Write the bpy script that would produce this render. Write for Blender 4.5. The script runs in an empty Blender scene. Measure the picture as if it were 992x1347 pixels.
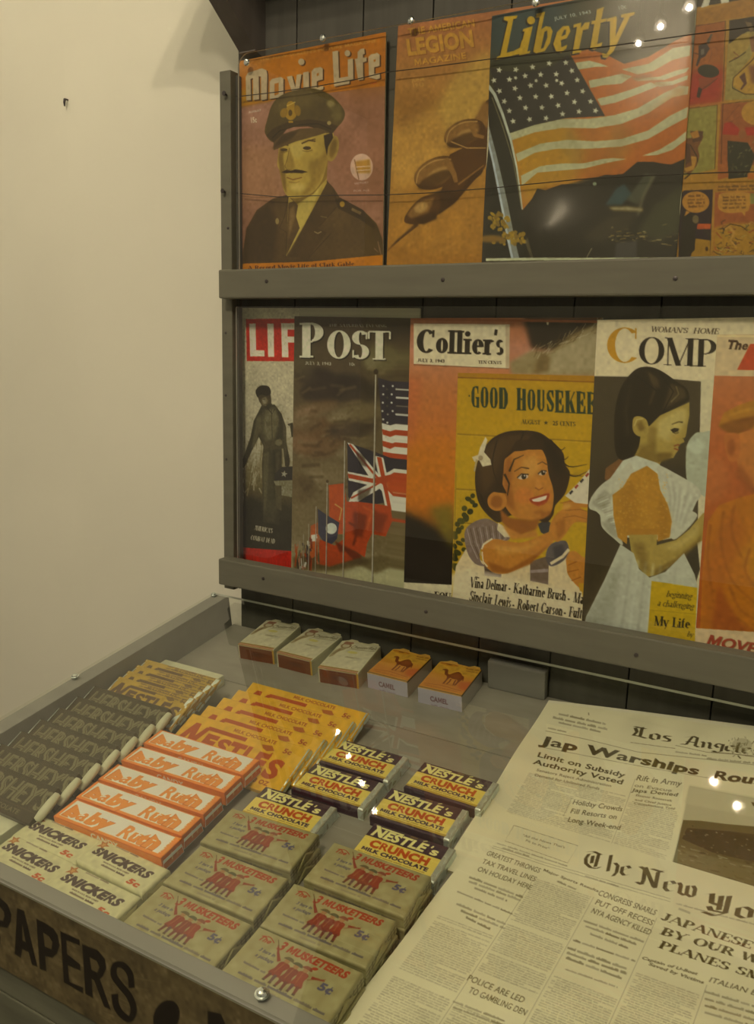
import bpy, bmesh, math, random
import numpy as np
from mathutils import Matrix, Vector
random.seed(7); RNG = np.random.default_rng(7)
SC = bpy.context.scene
COL = SC.collection

# ------------------------------------------------------------------ camera, world, exposure
FPX = 1108.0
EYE = np.array([0.0, -0.88, 1.35])
def _axes():
    y, p, r = np.radians([-29.53, 11.04, 1.51])
    fwd = np.array([math.sin(y)*math.cos(p), math.cos(y)*math.cos(p), -math.sin(p)])
    rt = np.array([math.cos(y), -math.sin(y), 0.0]); up = np.cross(rt, fwd)
    return np.array([rt*math.cos(r)+up*math.sin(r), -rt*math.sin(r)+up*math.cos(r), fwd])
AX = _axes()
cam = bpy.data.cameras.new('camera'); camo = bpy.data.objects.new('camera', cam); COL.objects.link(camo)
cam.sensor_fit = 'VERTICAL'; cam.sensor_height = 36.0; cam.lens = FPX/1347*36.0
cam.clip_start = 0.02; cam.clip_end = 50
camo.matrix_world = Matrix(((*[AX[0][i] for i in (0,)], AX[1][0], -AX[2][0], EYE[0]),
                            (AX[0][1], AX[1][1], -AX[2][1], EYE[1]),
                            (AX[0][2], AX[1][2], -AX[2][2], EYE[2]), (0, 0, 0, 1)))
SC.camera = camo
SC.view_settings.view_transform = 'Standard'; SC.view_settings.look = 'None'
SC.view_settings.gamma = 1.0; SC.view_settings.use_curve_mapping = False
SC.view_settings.exposure = 0.0
SC.cycles.use_denoising = True
SC.cycles.caustics_reflective = False; SC.cycles.caustics_refractive = False
SC.cycles.sample_clamp_indirect = 0.0; SC.cycles.max_bounces = 10; SC.cycles.transparent_max_bounces = 24
TINT = (1.0, 0.815, 0.56)                       # colour of the gallery's warm lamps
W = bpy.data.worlds.new('gallery_ambient'); SC.world = W; W.use_nodes = True
W.node_tree.nodes['Background'].inputs[0].default_value = (*TINT, 1)
W.node_tree.nodes['Background'].inputs[1].default_value = 0.30
LAMP_POWER = 800.0                             # emission of each spotlight bulb
E0 = (0.62, 0.50, 0.33)                       # light reaching a surface, used to turn seen colours into print colours

# ------------------------------------------------------------------ geometry helpers
def rays(px, py):
    px = np.asarray(px, float); py = np.asarray(py, float)
    c = np.stack([(px-496)/FPX, -(py-673.5)/FPX, np.ones_like(px)], -1)
    return c @ AX
def at(px, py, P, n):
    d = rays(px, py); n = np.asarray(n, float)
    t = ((np.asarray(P)-EYE) @ n)/(d @ n)
    return EYE + d*np.asarray(t)[..., None]
def aty(px, py, y=0.0): return at(px, py, (0, y, 0), (0, 1, 0))
SL = math.radians(9.0)                         # slope of the counter case
G0 = np.array([-0.734, -0.005, 1.008])
NG = np.array([0, -math.sin(SL), math.cos(SL)]); UPS = np.array([0, math.cos(SL), math.sin(SL)])
CASE = Matrix(((1, 0, 0, G0[0]), (0, UPS[1], NG[1], G0[1]), (0, UPS[2], NG[2], G0[2]), (0, 0, 0, 1)))
def case_uv(px, py, d):
    q = at(px, py, G0-NG*d, NG)-G0
    return np.stack([q[..., 0], -(q @ UPS)], -1)
FLOOR_D = 0.0485

PALEFIX = np.array([1.06, 1.08, 1.14])
INKFIX = np.array([0.95, 0.88, 0.64])             # yellowed paper: what the prints lose in blue
def inkfix(rgb):
    rgb = np.asarray(rgb, float); mx = rgb.max(-1, keepdims=True); S = (mx-rgb.min(-1, keepdims=True))/np.maximum(mx, 1)
    sm = lambda a, b, x: (lambda t: t*t*(3-2*t))(np.clip((x-a)/(b-a), 0, 1))
    w = sm(80, 150, mx)*(1-sm(.45, .68, S))          # pale, hardly coloured paper keeps its blue
    return np.clip(rgb*(INKFIX*(1-w)+PALEFIX*w), 0, 255)
def lin(c):
    c = np.asarray(c, float)/255.0
    return np.where(c <= 0.04045, c/12.92, ((c+0.055)/1.055)**2.4)
def alb(c, g=1.0):
    return np.clip(lin(c)/(np.array(E0)*g), 0.004, 0.92)
def tag(o, label=None, cat=None, group=None, kind=None):
    if label: o['label'] = label
    if cat: o['category'] = cat
    if group: o['group'] = group
    if kind: o['kind'] = kind
    return o
def empty(name, label=None, cat=None, group=None, m=None):
    o = bpy.data.objects.new(name, None); COL.objects.link(o); o.empty_display_size = 0.02
    if m is not None: o.matrix_world = m
    return tag(o, label, cat, group)
def link(name, me, mat, parent=None, local=False):
    o = bpy.data.objects.new(name, me); COL.objects.link(o)
    if mat is not None:
        if isinstance(mat, (list, tuple)):
            for m_ in mat: me.materials.append(m_)
        else: me.materials.append(mat)
    if parent is not None:
        o.parent = parent
        if not local: o.matrix_parent_inverse = parent.matrix_world.inverted()
    return o
def bm_obj(name, bm, mat, parent=None, local=False, smooth=False, M=None):
    me = bpy.data.meshes.new(name)
    if M is not None: bm.transform(M)
    bmesh.ops.recalc_face_normals(bm, faces=bm.faces)
    bm.to_mesh(me); bm.free()
    if smooth:
        for p in me.polygons: p.use_smooth = True
    return link(name, me, mat, parent, local)
def add_box(bm, lo, hi, bev=0.0):
    r = bmesh.ops.create_cube(bm, size=1.0)
    lo = Vector(lo); hi = Vector(hi)
    for v in r['verts']:
        v.co = Vector([lo[i]+(v.co[i]+0.5)*(hi[i]-lo[i]) for i in range(3)])
    if bev:
        es = list({e for v in r['verts'] for e in v.link_edges})
        bmesh.ops.bevel(bm, geom=es, offset=bev, segments=2, profile=0.6, affect='EDGES')
def box(name, lo, hi, mat, parent=None, bev=0.0, local=False, M=None):
    bm = bmesh.new(); add_box(bm, lo, hi, bev)
    return bm_obj(name, bm, mat, parent, local, M=M)
def add_tube(bm, pts, rad, seg=8, caps=True):
    pts = [Vector(p) for p in pts]; rings = []
    rad = rad if isinstance(rad, (list, tuple)) else [rad]*len(pts)
    ref = Vector((0.3, 0.2, 1)).normalized()
    for i, p in enumerate(pts):
        t = (pts[min(i+1, len(pts)-1)]-pts[max(i-1, 0)]).normalized()
        a = t.cross(ref)
        if a.length < 1e-3: a = t.cross(Vector((1, 0, 0)))
        a.normalize(); b = t.cross(a)
        rings.append([bm.verts.new(p+(a*math.cos(k*2*math.pi/seg)+b*math.sin(k*2*math.pi/seg))*rad[i]) for k in range(seg)])
    for r0, r1 in zip(rings, rings[1:]):
        for k in range(seg): bm.faces.new((r0[k], r0[(k+1) % seg], r1[(k+1) % seg], r1[k]))
    if caps: bm.faces.new(rings[0][::-1]); bm.faces.new(rings[-1])
def add_lathe(bm, prof, seg=20, M=None):
    rings = []
    for r, z in prof:
        rings.append([bm.verts.new((r*math.cos(k*2*math.pi/seg), r*math.sin(k*2*math.pi/seg), z)) for k in range(seg)])
    for r0, r1 in zip(rings, rings[1:]):
        for k in range(seg): bm.faces.new((r0[k], r0[(k+1) % seg], r1[(k+1) % seg], r1[k]))
    bm.faces.new(rings[0][::-1]); bm.faces.new(rings[-1])
    if M is not None:
        for r in rings:
            for v in r: v.co = M @ v.co
def prism(name, poly, x0, x1, mat, parent=None):
    """extrude a (y,z) outline along x"""
    bm = bmesh.new()
    a = [bm.verts.new((x0, y, z)) for y, z in poly]; b = [bm.verts.new((x1, y, z)) for y, z in poly]
    bm.faces.new(a); bm.faces.new(b[::-1])
    for i in range(len(a)):
        j = (i+1) % len(a); bm.faces.new((a[i], b[i], b[j], a[j]))
    return bm_obj(name, bm, mat, parent)

# ------------------------------------------------------------------ materials
def new_mat(name):
    m = bpy.data.materials.new(name); m.use_nodes = True
    nt = m.node_tree; b = nt.nodes['Principled BSDF']
    return m, nt, b
def noise_col(nt, c1, c2, scale, stretch=(1, 1, 1), detail=4, coord='Object'):
    tc = nt.nodes.new('ShaderNodeTexCoord'); mp = nt.nodes.new('ShaderNodeMapping')
    mp.inputs['Scale'].default_value = stretch
    nz = nt.nodes.new('ShaderNodeTexNoise'); nz.inputs['Scale'].default_value = scale; nz.inputs['Detail'].default_value = detail
    cr = nt.nodes.new('ShaderNodeValToRGB')
    cr.color_ramp.elements[0].position = 0.32; cr.color_ramp.elements[1].position = 0.68
    cr.color_ramp.elements[0].color = (*c1, 1); cr.color_ramp.elements[1].color = (*c2, 1)
    nt.links.new(tc.outputs[coord], mp.inputs[0]); nt.links.new(mp.outputs[0], nz.inputs[0]); nt.links.new(nz.outputs[0], cr.inputs[0])
    return nz, cr
def add_bump(nt, b, src, strength, dist=0.002):
    bp = nt.nodes.new('ShaderNodeBump'); bp.inputs['Strength'].default_value = strength; bp.inputs['Distance'].default_value = dist
    nt.links.new(src, bp.inputs['Height']); nt.links.new(bp.outputs[0], b.inputs['Normal'])
def mat_noise(name, col, var=0.12, scale=8, stretch=(1, 1, 1), rough=0.6, bump=0.1, spec=0.4, metal=0.0, coat=0.0, g=1.0):
    m, nt, b = new_mat(name); a = alb(col, g)
    nz, cr = noise_col(nt, tuple(np.clip(a*(1-var), 0, 1)), tuple(np.clip(a*(1+var), 0, 1)), scale, stretch)
    nt.links.new(cr.outputs[0], b.inputs['Base Color'])
    b.inputs['Roughness'].default_value = rough; b.inputs['Specular IOR Level'].default_value = spec
    b.inputs['Metallic'].default_value = metal; b.inputs['Coat Weight'].default_value = coat; b.inputs['Coat Roughness'].default_value = 0.12
    if bump: add_bump(nt, b, nz.outputs[0], bump)
    return m
def mat_print(name, rough=0.45, spec=0.35, coat=0.0, coat_r=0.12, bump=0.05, scale=40):
    m, nt, b = new_mat(name)
    at_ = nt.nodes.new('ShaderNodeAttribute'); at_.attribute_name = 'ink'
    tc = nt.nodes.new('ShaderNodeTexCoord'); nz = nt.nodes.new('ShaderNodeTexNoise')
    nz.inputs['Scale'].default_value = scale; nz.inputs['Detail'].default_value = 5
    mx = nt.nodes.new('ShaderNodeMix'); mx.data_type = 'RGBA'; mx.blend_type = 'MULTIPLY'; mx.inputs['Factor'].default_value = 0.06
    nt.links.new(tc.outputs['Object'], nz.inputs[0]); nt.links.new(at_.outputs['Color'], mx.inputs['A']); nt.links.new(nz.outputs[0], mx.inputs['B'])
    nt.links.new(mx.outputs['Result'], b.inputs['Base Color'])
    b.inputs['Roughness'].default_value = rough; b.inputs['Specular IOR Level'].default_value = spec
    b.inputs['Coat Weight'].default_value = coat; b.inputs['Coat Roughness'].default_value = coat_r
    if bump: add_bump(nt, b, nz.outputs[0], bump)
    return m
def mat_glass(name, tint=(0.97, 0.98, 0.95), rough=0.0, strength=1.7):
    m = bpy.data.materials.new(name); m.use_nodes = True; nt = m.node_tree; nt.nodes.clear()
    out = nt.nodes.new('ShaderNodeOutputMaterial'); tr = nt.nodes.new('ShaderNodeBsdfTransparent'); gl = nt.nodes.new('ShaderNodeBsdfGlossy')
    fr = nt.nodes.new('ShaderNodeFresnel'); fr.inputs['IOR'].default_value = 1.5; mx = nt.nodes.new('ShaderNodeMixShader')
    tr.inputs[0].default_value = (*tint, 1); gl.inputs['Roughness'].default_value = rough
    geo = nt.nodes.new('ShaderNodeNewGeometry'); mul = nt.nodes.new('ShaderNodeMath'); mul.operation = 'MULTIPLY'
    inv = nt.nodes.new('ShaderNodeMath'); inv.operation = 'SUBTRACT'; inv.inputs[0].default_value = 1.0
    nt.links.new(geo.outputs['Backfacing'], inv.inputs[1]); nt.links.new(fr.outputs[0], mul.inputs[0]); nt.links.new(inv.outputs[0], mul.inputs[1])
    dbl = nt.nodes.new('ShaderNodeMath'); dbl.operation = 'MULTIPLY'; dbl.inputs[1].default_value = strength; dbl.use_clamp = True
    nt.links.new(mul.outputs[0], dbl.inputs[0])
    nt.links.new(dbl.outputs[0], mx.inputs[0]); nt.links.new(tr.outputs[0], mx.inputs[1]); nt.links.new(gl.outputs[0], mx.inputs[2]); nt.links.new(mx.outputs[0], out.inputs[0])
    return m
def mat_emit(name, col, s):
    m = bpy.data.materials.new(name); m.use_nodes = True; nt = m.node_tree; nt.nodes.clear()
    out = nt.nodes.new('ShaderNodeOutputMaterial'); e = nt.nodes.new('ShaderNodeEmission')
    e.inputs[0].default_value = (*col, 1); e.inputs[1].default_value = s; nt.links.new(e.outputs[0], out.inputs[0])
    return m
M_WALL = mat_noise('cream_plaster', (184, 168, 132), 0.03, 3, rough=0.85, bump=0.03, spec=0.2)
M_CEIL = mat_noise('ceiling_paint', (172, 157, 122), 0.03, 3, rough=0.9, bump=0.02)
M_FLOOR = mat_noise('dark_floor', (70, 60, 45), 0.15, 6, rough=0.6)
M_RAIL = mat_noise('grey_painted_wood', (85, 77, 56), 0.07, 10, (1, 8, 8), 0.55, 0.12, 0.35)
M_BOARD = mat_noise('grey_board_paint', (72, 65, 50), 0.09, 12, (8, 8, 0.8), 0.6, 0.15, 0.3)
M_CASE = mat_noise('grey_case_paint', (112, 102, 84), 0.06, 9, (1, 5, 5), 0.55, 0.12, 0.35)
M_BED = mat_noise('case_floor_paint', (118, 106, 84), 0.10, 14, (1.4, 4, 1), 0.5, 0.1, 0.4)
M_BRKT = mat_noise('dark_brown_bracket_paint', (88, 76, 60), 0.12, 10, (4, 4, 1), 0.6, 0.15, 0.3)
M_FRONT = mat_noise('worn_front_planks', (78, 72, 50), 0.2, 9, (1, 6, 6), 0.65, 0.25, 0.3)
M_GLASS = mat_glass('case_glass'); M_ACRYL = mat_glass('clear_acrylic', (0.985, 0.985, 0.97), 0.0, 1.6)
M_EDGE = mat_noise('polished_sheet_edge', (170, 160, 130), 0.05, 20, rough=0.25, bump=0, spec=0.6)
M_STEEL = mat_noise('steel', (190, 185, 170), 0.1, 60, rough=0.25, bump=0.02, metal=1.0)
M_NAIL = mat_noise('dark_nail_steel', (70, 60, 50), 0.2, 60, rough=0.45, bump=0.02, metal=0.8)
M_WIRE = mat_noise('dark_wire', (45, 36, 28), 0.1, 60, rough=0.5, bump=0)
M_PAGES = mat_noise('page_edges', (165, 148, 105), 0.1, 400, (1, 1, 1), 0.8, 0.1)
M_COVER = mat_print('coated_cover_print', 0.38, 0.35, 0.0)
M_GLOSSY = mat_print('glossy_cover_print', 0.34, 0.4, 1.0, 0.17, bump=0.004)
M_NEWS = mat_print('newsprint', 0.85, 0.15, bump=0.12, scale=25)
M_WRAP = mat_print('wrapper_print', 0.42, 0.4, 0.25, 0.15, bump=0.25, scale=60)
M_CELLO = mat_print('cellophane_wrapped_print', 0.35, 0.5, 0.6, 0.08, bump=0.25, scale=80)
M_PAINTPRINT = mat_print('painted_sign_board', 0.6, 0.3, bump=0.3, scale=50)
M_FOIL = mat_noise('crumpled_foil', (185, 178, 150), 0.12, 120, rough=0.28, bump=0.8, metal=0.75)
M_PAPER = mat_noise('white_wrapper_paper', (172, 160, 118), 0.06, 90, rough=0.6, bump=0.2)
M_BLACK = mat_noise('black_lamp_housing', (40, 36, 30), 0.1, 30, rough=0.5, bump=0)
M_BULB = mat_emit('lit_bulb', TINT, LAMP_POWER*.85); M_BULB1 = mat_emit('lit_bulb_dim', TINT, LAMP_POWER*.75); M_BULB2 = mat_emit('lit_bulb_bright', TINT, LAMP_POWER*5.9)

# ------------------------------------------------------------------ printed artwork: a small rasteriser whose result becomes vertex ink colours
SUB = 3
def coverage(loops, H, Wd):
    """even-odd anti-aliased coverage of closed loops given in sample coordinates"""
    ex = []
    for L in loops:
        L = np.asarray(L, float); N = np.roll(L, -1, 0); ex.append(np.concatenate([L, N], 1))
    e = np.concatenate(ex); y0 = max(0, int(math.floor(e[:, [1, 3]].min()))); y1 = min(H, int(math.ceil(e[:, [1, 3]].max()))+1)
    if y1 <= y0: return None
    ys = (np.arange((y1-y0)*SUB)+0.5)/SUB+y0-0.5
    up = e[:, 1] < e[:, 3]
    a = np.where(up[:, None], e[:, :2], e[:, 2:]); b = np.where(up[:, None], e[:, 2:], e[:, :2])
    i0 = np.searchsorted(ys, a[:, 1]); i1 = np.searchsorted(ys, b[:, 1]); n = i1-i0
    if n.sum() == 0: return None
    idx = np.repeat(np.arange(len(e)), n); off = np.arange(n.sum())-np.repeat(np.cumsum(n)-n, n)
    row = i0[idx]+off; t = (ys[row]-a[idx, 1])/(b[idx, 1]-a[idx, 1]); x = a[idx, 0]+t*(b[idx, 0]-a[idx, 0])
    o = np.lexsort((x, row)); row = row[o]; x = x[o]
    first = np.r_[True, row[1:] != row[:-1]]; start = np.maximum.accumulate(np.where(first, np.arange(len(row)), 0))
    sg = np.where((np.arange(len(row))-start) % 2 == 0, 1.0, -1.0)
    x = np.clip(x+0.5, 0, Wd); xi = np.floor(x).astype(int); fr = x-xi
    D = np.zeros((y1-y0, Wd+2)); r = row//SUB
    np.add.at(D, (r, xi), sg*(1-fr)); np.add.at(D, (r, xi+1), sg*fr)
    return y0, y1, np.clip(np.cumsum(D, 1)[:, :Wd]/SUB, 0, 1)
def blur(m, s):
    k = max(1, int(round(s)))
    for ax in (0, 1):
        for _ in range(3):
            c = np.cumsum(np.pad(m, [(k+1, k) if a == ax else (0, 0) for a in (0, 1)], mode='edge'), ax)
            n = m.shape[ax]
            m = (np.take(c, np.arange(2*k+1, 2*k+1+n), ax)-np.take(c, np.arange(0, n), ax))/(2*k+1)
    return m
def nums(p):
    if isinstance(p, str): p = [float(v) for v in p.split()]
    p = np.asarray(p, float)
    return p.reshape(-1, 2)
def catmull(P, closed=True, k=6):
    n = len(P); out = []
    for i in range(n if closed else n-1):
        g = lambda j: P[(j) % n] if closed else P[min(max(j, 0), n-1)]
        p0, p1, p2, p3 = g(i-1), g(i), g(i+1), g(i+2)
        for t in np.arange(k)/k:
            out.append(0.5*((2*p1)+(-p0+p2)*t+(2*p0-5*p1+4*p2-p3)*t*t+(-p0+3*p1-3*p2+p3)*t**3))
    if not closed: out.append(P[-1])
    return np.array(out)
_TC = {}
def _outline(txt, bold):
    cu = bpy.data.curves.new('t', 'FONT'); cu.body = txt; cu.offset = bold; cu.resolution_u = 3
    ob = bpy.data.objects.new('t', cu); COL.objects.link(ob)
    dg = bpy.context.evaluated_depsgraph_get(); me = ob.evaluated_get(dg).to_mesh()
    bm = bmesh.new(); bm.from_mesh(me); bmesh.ops.remove_doubles(bm, verts=bm.verts, dist=1e-6)
    nxt = {}
    for e in bm.edges:
        if len(e.link_faces) == 1:
            lo = e.link_loops[0]; nxt.setdefault(lo.vert.index, []).append(lo.link_loop_next.vert.index)
    bm.verts.ensure_lookup_table(); loops = []
    while nxt:
        st = next(iter(nxt)); cur = st; L = []
        while cur in nxt:
            L.append(bm.verts[cur].co[:2]); n_ = nxt[cur].pop()
            if not nxt[cur]: del nxt[cur]
            cur = n_
            if cur == st: break
        if len(L) > 2: loops.append(np.array(L)/0.729)
    bm.free(); ob.evaluated_get(dg).to_mesh_clear(); bpy.data.objects.remove(ob); bpy.data.curves.remove(cu)
    return loops
def _char(c, bold):
    if (c, bold) not in _TC:
        if c == ' ': _TC[(c, bold)] = ([], 0.42)
        else:
            if ('I', 0) not in _TC: _TC[('I', 0)] = (_outline('I', 0), 0.4)
            i0 = min(l[:, 0].min() for l in _TC[('I', 0)][0]); adv = max(_outline(c+'I', 0), key=lambda l: l[:, 0].min())[:, 0].min()-i0
            L0 = _outline(c, 0); bb = lambda Q: np.ptp(np.concatenate(Q), axis=0) if Q else np.zeros(2); b = bold; L = _outline(c, b) if b else L0
            while (len(L) != len(L0) or (bb(L) < bb(L0)*.93-.14*max(-b, 0)*10).any()) and abs(b) > .004: b *= .7; L = _outline(c, b)
            if len(L) != len(L0): L = L0
            if c == 'M' and bold > .004:               # a heavy M drawn by hand
                w = np.ptp(L0[0][:, 0])+bold*2; x0 = L0[0][:, 0].min()-bold; k = .13+2.2*bold
                L = [np.array([(0, 0), (0, 1), (k*1.15, 1), (w/2, .46), (w-k*1.15, 1), (w, 1), (w, 0), (w-k, 0), (w-k, .60), (w/2+k*.28, .10), (w/2-k*.28, .10), (k, .60), (k, 0)])+[x0, 0]]
            _TC[(c, bold)] = (L, adv)
    return _TC[(c, bold)]
def sans(s, bold=0.0):
    """outline loops of a string in the built-in typeface; cap height 1, y up"""
    x = 0.0; out = []
    for c in s:
        L, adv = _char(c, bold); out += [l+[x, 0] for l in L]; x += adv+bold*.8
    return out
# a serif alphabet drawn from stems, hairlines, bowls and diagonals
SG = {}
def _g(ch, adv, *els): SG[ch] = (adv, els)
V, Hh, Dd, Oo, Ss = 'v', 'h', 'd', 'o', 's'
_g('A', .78, (Dd, .04, 0, .37, 1, 0), (Dd, .37, 1, .68, 0, 1), (Hh, .16, .55, .33), (Ss, .05, 0), (Ss, .69, 0))
_g('B', .68, (V, .15, 0, 1), (Oo, .3, .755, .25, .245, -90, 90), (Oo, .3, .26, .3, .26, -90, 90), (Hh, .15, .32, .98), (Hh, .15, .32, .51), (Hh, .15, .32, .02))
_g('C', .70, (Oo, .38, .5, .33, .5, 45, 315), (Dd, .62, .98, .62, .68, 0))
_g('D', .74, (V, .15, 0, 1), (Oo, .28, .5, .37, .5, -90, 90), (Hh, .15, .3, .98), (Hh, .15, .3, .02))
_g('E', .64, (V, .15, 0, 1), (Hh, .15, .56, .98), (Hh, .15, .42, .52), (Hh, .15, .58, .02), (Dd, .56, .98, .56, .75, 0), (Dd, .58, .02, .58, .27, 0), (Dd, .42, .63, .42, .4, 0))
_g('F', .60, (V, .15, 0, 1), (Hh, .15, .55, .98), (Hh, .15, .42, .52), (Dd, .55, .98, .55, .75, 0), (Dd, .42, .63, .42, .4, 0))
_g('G', .76, (Oo, .38, .5, .33, .5, 45, 315), (V, .62, 0, .42, 't'), (Dd, .62, .98, .62, .7, 0))
_g('H', .82, (V, .15, 0, 1), (V, .64, 0, 1), (Hh, .15, .64, .5))
_g('I', .36, (V, .18, 0, 1))
_g('J', .50, (V, .32, .2, 1, 't'), (Oo, .2, .2, .13, .2, 180, 360))
_g('K', .78, (V, .15, 0, 1), (Dd, .2, .4, .62, 1, 0), (Dd, .32, .55, .66, 0, 1), (Ss, .64, 1), (Ss, .67, 0))
_g('L', .60, (V, .15, 0, 1), (Hh, .15, .56, .02), (Dd, .56, .02, .56, .3, 0))
_g('M', .98, (Dd, .12, 0, .12, 1, 0), (Dd, .14, 1, .45, 0, 1), (Dd, .45, 0, .78, 1, 0), (V, .8, 0, 1), (Ss, .12, 0), (Ss, .12, 1))
_g('N', .82, (Dd, .12, 0, .12, 1, 0), (Dd, .14, 1, .66, 0, 1), (Dd, .68, 0, .68, 1, 0), (Ss, .12, 0), (Ss, .1, 1), (Ss, .68, 1))
_g('O', .78, (Oo, .39, .5, .34, .5, 0, 360))
_g('P', .64, (V, .15, 0, 1), (Oo, .3, .73, .27, .27, -90, 90), (Hh, .15, .32, .98), (Hh, .15, .32, .46))
_g('R', .74, (V, .15, 0, 1), (Oo, .3, .74, .26, .26, -90, 90), (Hh, .15, .32, .98), (Hh, .15, .32, .48), (Dd, .36, .48, .62, 0, 1), (Ss, .64, 0))
_g('S', .60, (Oo, .3, .75, .22, .25, 30, 270), (Oo, .3, .26, .24, .26, -150, 90), (Dd, .5, .95, .5, .7, 0), (Dd, .07, .05, .07, .32, 0))
_g('T', .70, (V, .35, 0, 1), (Hh, .04, .66, .98), (Dd, .04, .98, .04, .72, 0), (Dd, .66, .98, .66, .72, 0))
_g('U', .78, (V, .15, .3, 1, 't'), (Oo, .38, .32, .235, .32, 180, 360), (Dd, .62, .3, .62, 1, 0), (Ss, .62, 1))
_g('V', .74, (Dd, .08, 1, .38, 0, 1), (Dd, .38, 0, .66, 1, 0), (Ss, .08, 1), (Ss, .66, 1))
_g('W', 1.0, (Dd, .07, 1, .3, 0, 1), (Dd, .3, 0, .5, 1, 0), (Dd, .5, 1, .72, 0, 1), (Dd, .72, 0, .93, 1, 0), (Ss, .07, 1), (Ss, .5, 1), (Ss, .93, 1))
_g('Y', .72, (Dd, .08, 1, .36, .45, 1), (Dd, .36, .45, .64, 1, 0), (V, .36, 0, .45, 'b'), (Ss, .08, 1), (Ss, .64, 1))
_g('a', .54, (V, .36, 0, .5, 'b'), (Oo, .25, .5, .14, .17, 0, 170), (Oo, .22, .18, .15, .18, 0, 360))
_g('b', .58, (V, .12, 0, 1, 't'), (Oo, .29, .33, .2, .33, 0, 360))
_g('c', .50, (Oo, .27, .33, .2, .33, 45, 315))
_g('d', .58, (V, .44, 0, 1), (Oo, .26, .33, .2, .33, 0, 360))
_g('e', .52, (Oo, .27, .33, .2, .33, 0, 310), (Hh, .08, .46, .36))
_g('f', .38, (V, .16, 0, .8, 'b'), (Oo, .28, .8, .12, .2, 60, 180), (Hh, .03, .34, .65))
_g('g', .54, (Oo, .25, .44, .18, .22, 0, 360), (Oo, .25, -.08, .2, .17, 0, 360), (Hh, .36, .52, .64))
_g('h', .60, (V, .12, 0, 1), (V, .45, 0, .45, 'b'), (Oo, .29, .45, .17, .21, 0, 180))
_g('i', .30, (V, .14, 0, .65), (Oo, .14, .87, .05, .06, 0, 360))
_g('k', .58, (V, .12, 0, 1), (Dd, .16, .28, .42, .65, 0), (Dd, .24, .38, .48, 0, 1), (Ss, .42, .65))
_g('l', .30, (V, .14, 0, 1))
_g('m', .88, (V, .12, 0, .65), (V, .42, 0, .45, 'b'), (V, .72, 0, .45, 'b'), (Oo, .27, .45, .15, .2, 0, 180), (Oo, .57, .45, .15, .2, 0, 180))
_g('n', .60, (V, .12, 0, .65), (V, .45, 0, .45, 'b'), (Oo, .29, .45, .17, .2, 0, 180))
_g('o', .54, (Oo, .27, .33, .21, .33, 0, 360))
_g('p', .58, (V, .12, -.3, .65), (Oo, .29, .33, .2, .33, 0, 360))
_g('r', .44, (V, .12, 0, .65), (Oo, .28, .45, .14, .2, 40, 170))
_g('s', .44, (Oo, .21, .48, .14, .17, 30, 270), (Oo, .21, .17, .15, .17, -150, 90))
_g('t', .36, (V, .16, .1, .85, 'n'), (Hh, .03, .32, .65), (Oo, .26, .12, .12, .12, 180, 300))
_g('u', .60, (V, .12, .2, .65, 't'), (Oo, .27, .2, .16, .2, 180, 360), (V, .43, 0, .65))
_g('v', .54, (Dd, .06, .65, .28, 0, 1), (Dd, .28, 0, .48, .65, 0), (Ss, .06, .65), (Ss, .48, .65))
_g('w', .74, (Dd, .05, .65, .22, 0, 1), (Dd, .22, 0, .38, .65, 0), (Dd, .38, .65, .54, 0, 1), (Dd, .54, 0, .7, .65, 0))
_g('y', .54, (Dd, .06, .65, .28, 0, 1), (Dd, .48, .65, .2, -.3, 0), (Ss, .06, .65), (Ss, .48, .65))
_g("'", .22, (Dd, .1, 1, .08, .75, 1)); _g('.', .22, (Oo, .1, .06, .05, .06, 0, 360)); _g('-', .36, (Hh, .06, .3, .34)); _g(',', .22, (Dd, .1, .1, .06, -.12, 1))
_g('~', .3, (Oo, .15, .4, .06, .07, 0, 360)); _g(' ', .36)
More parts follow.
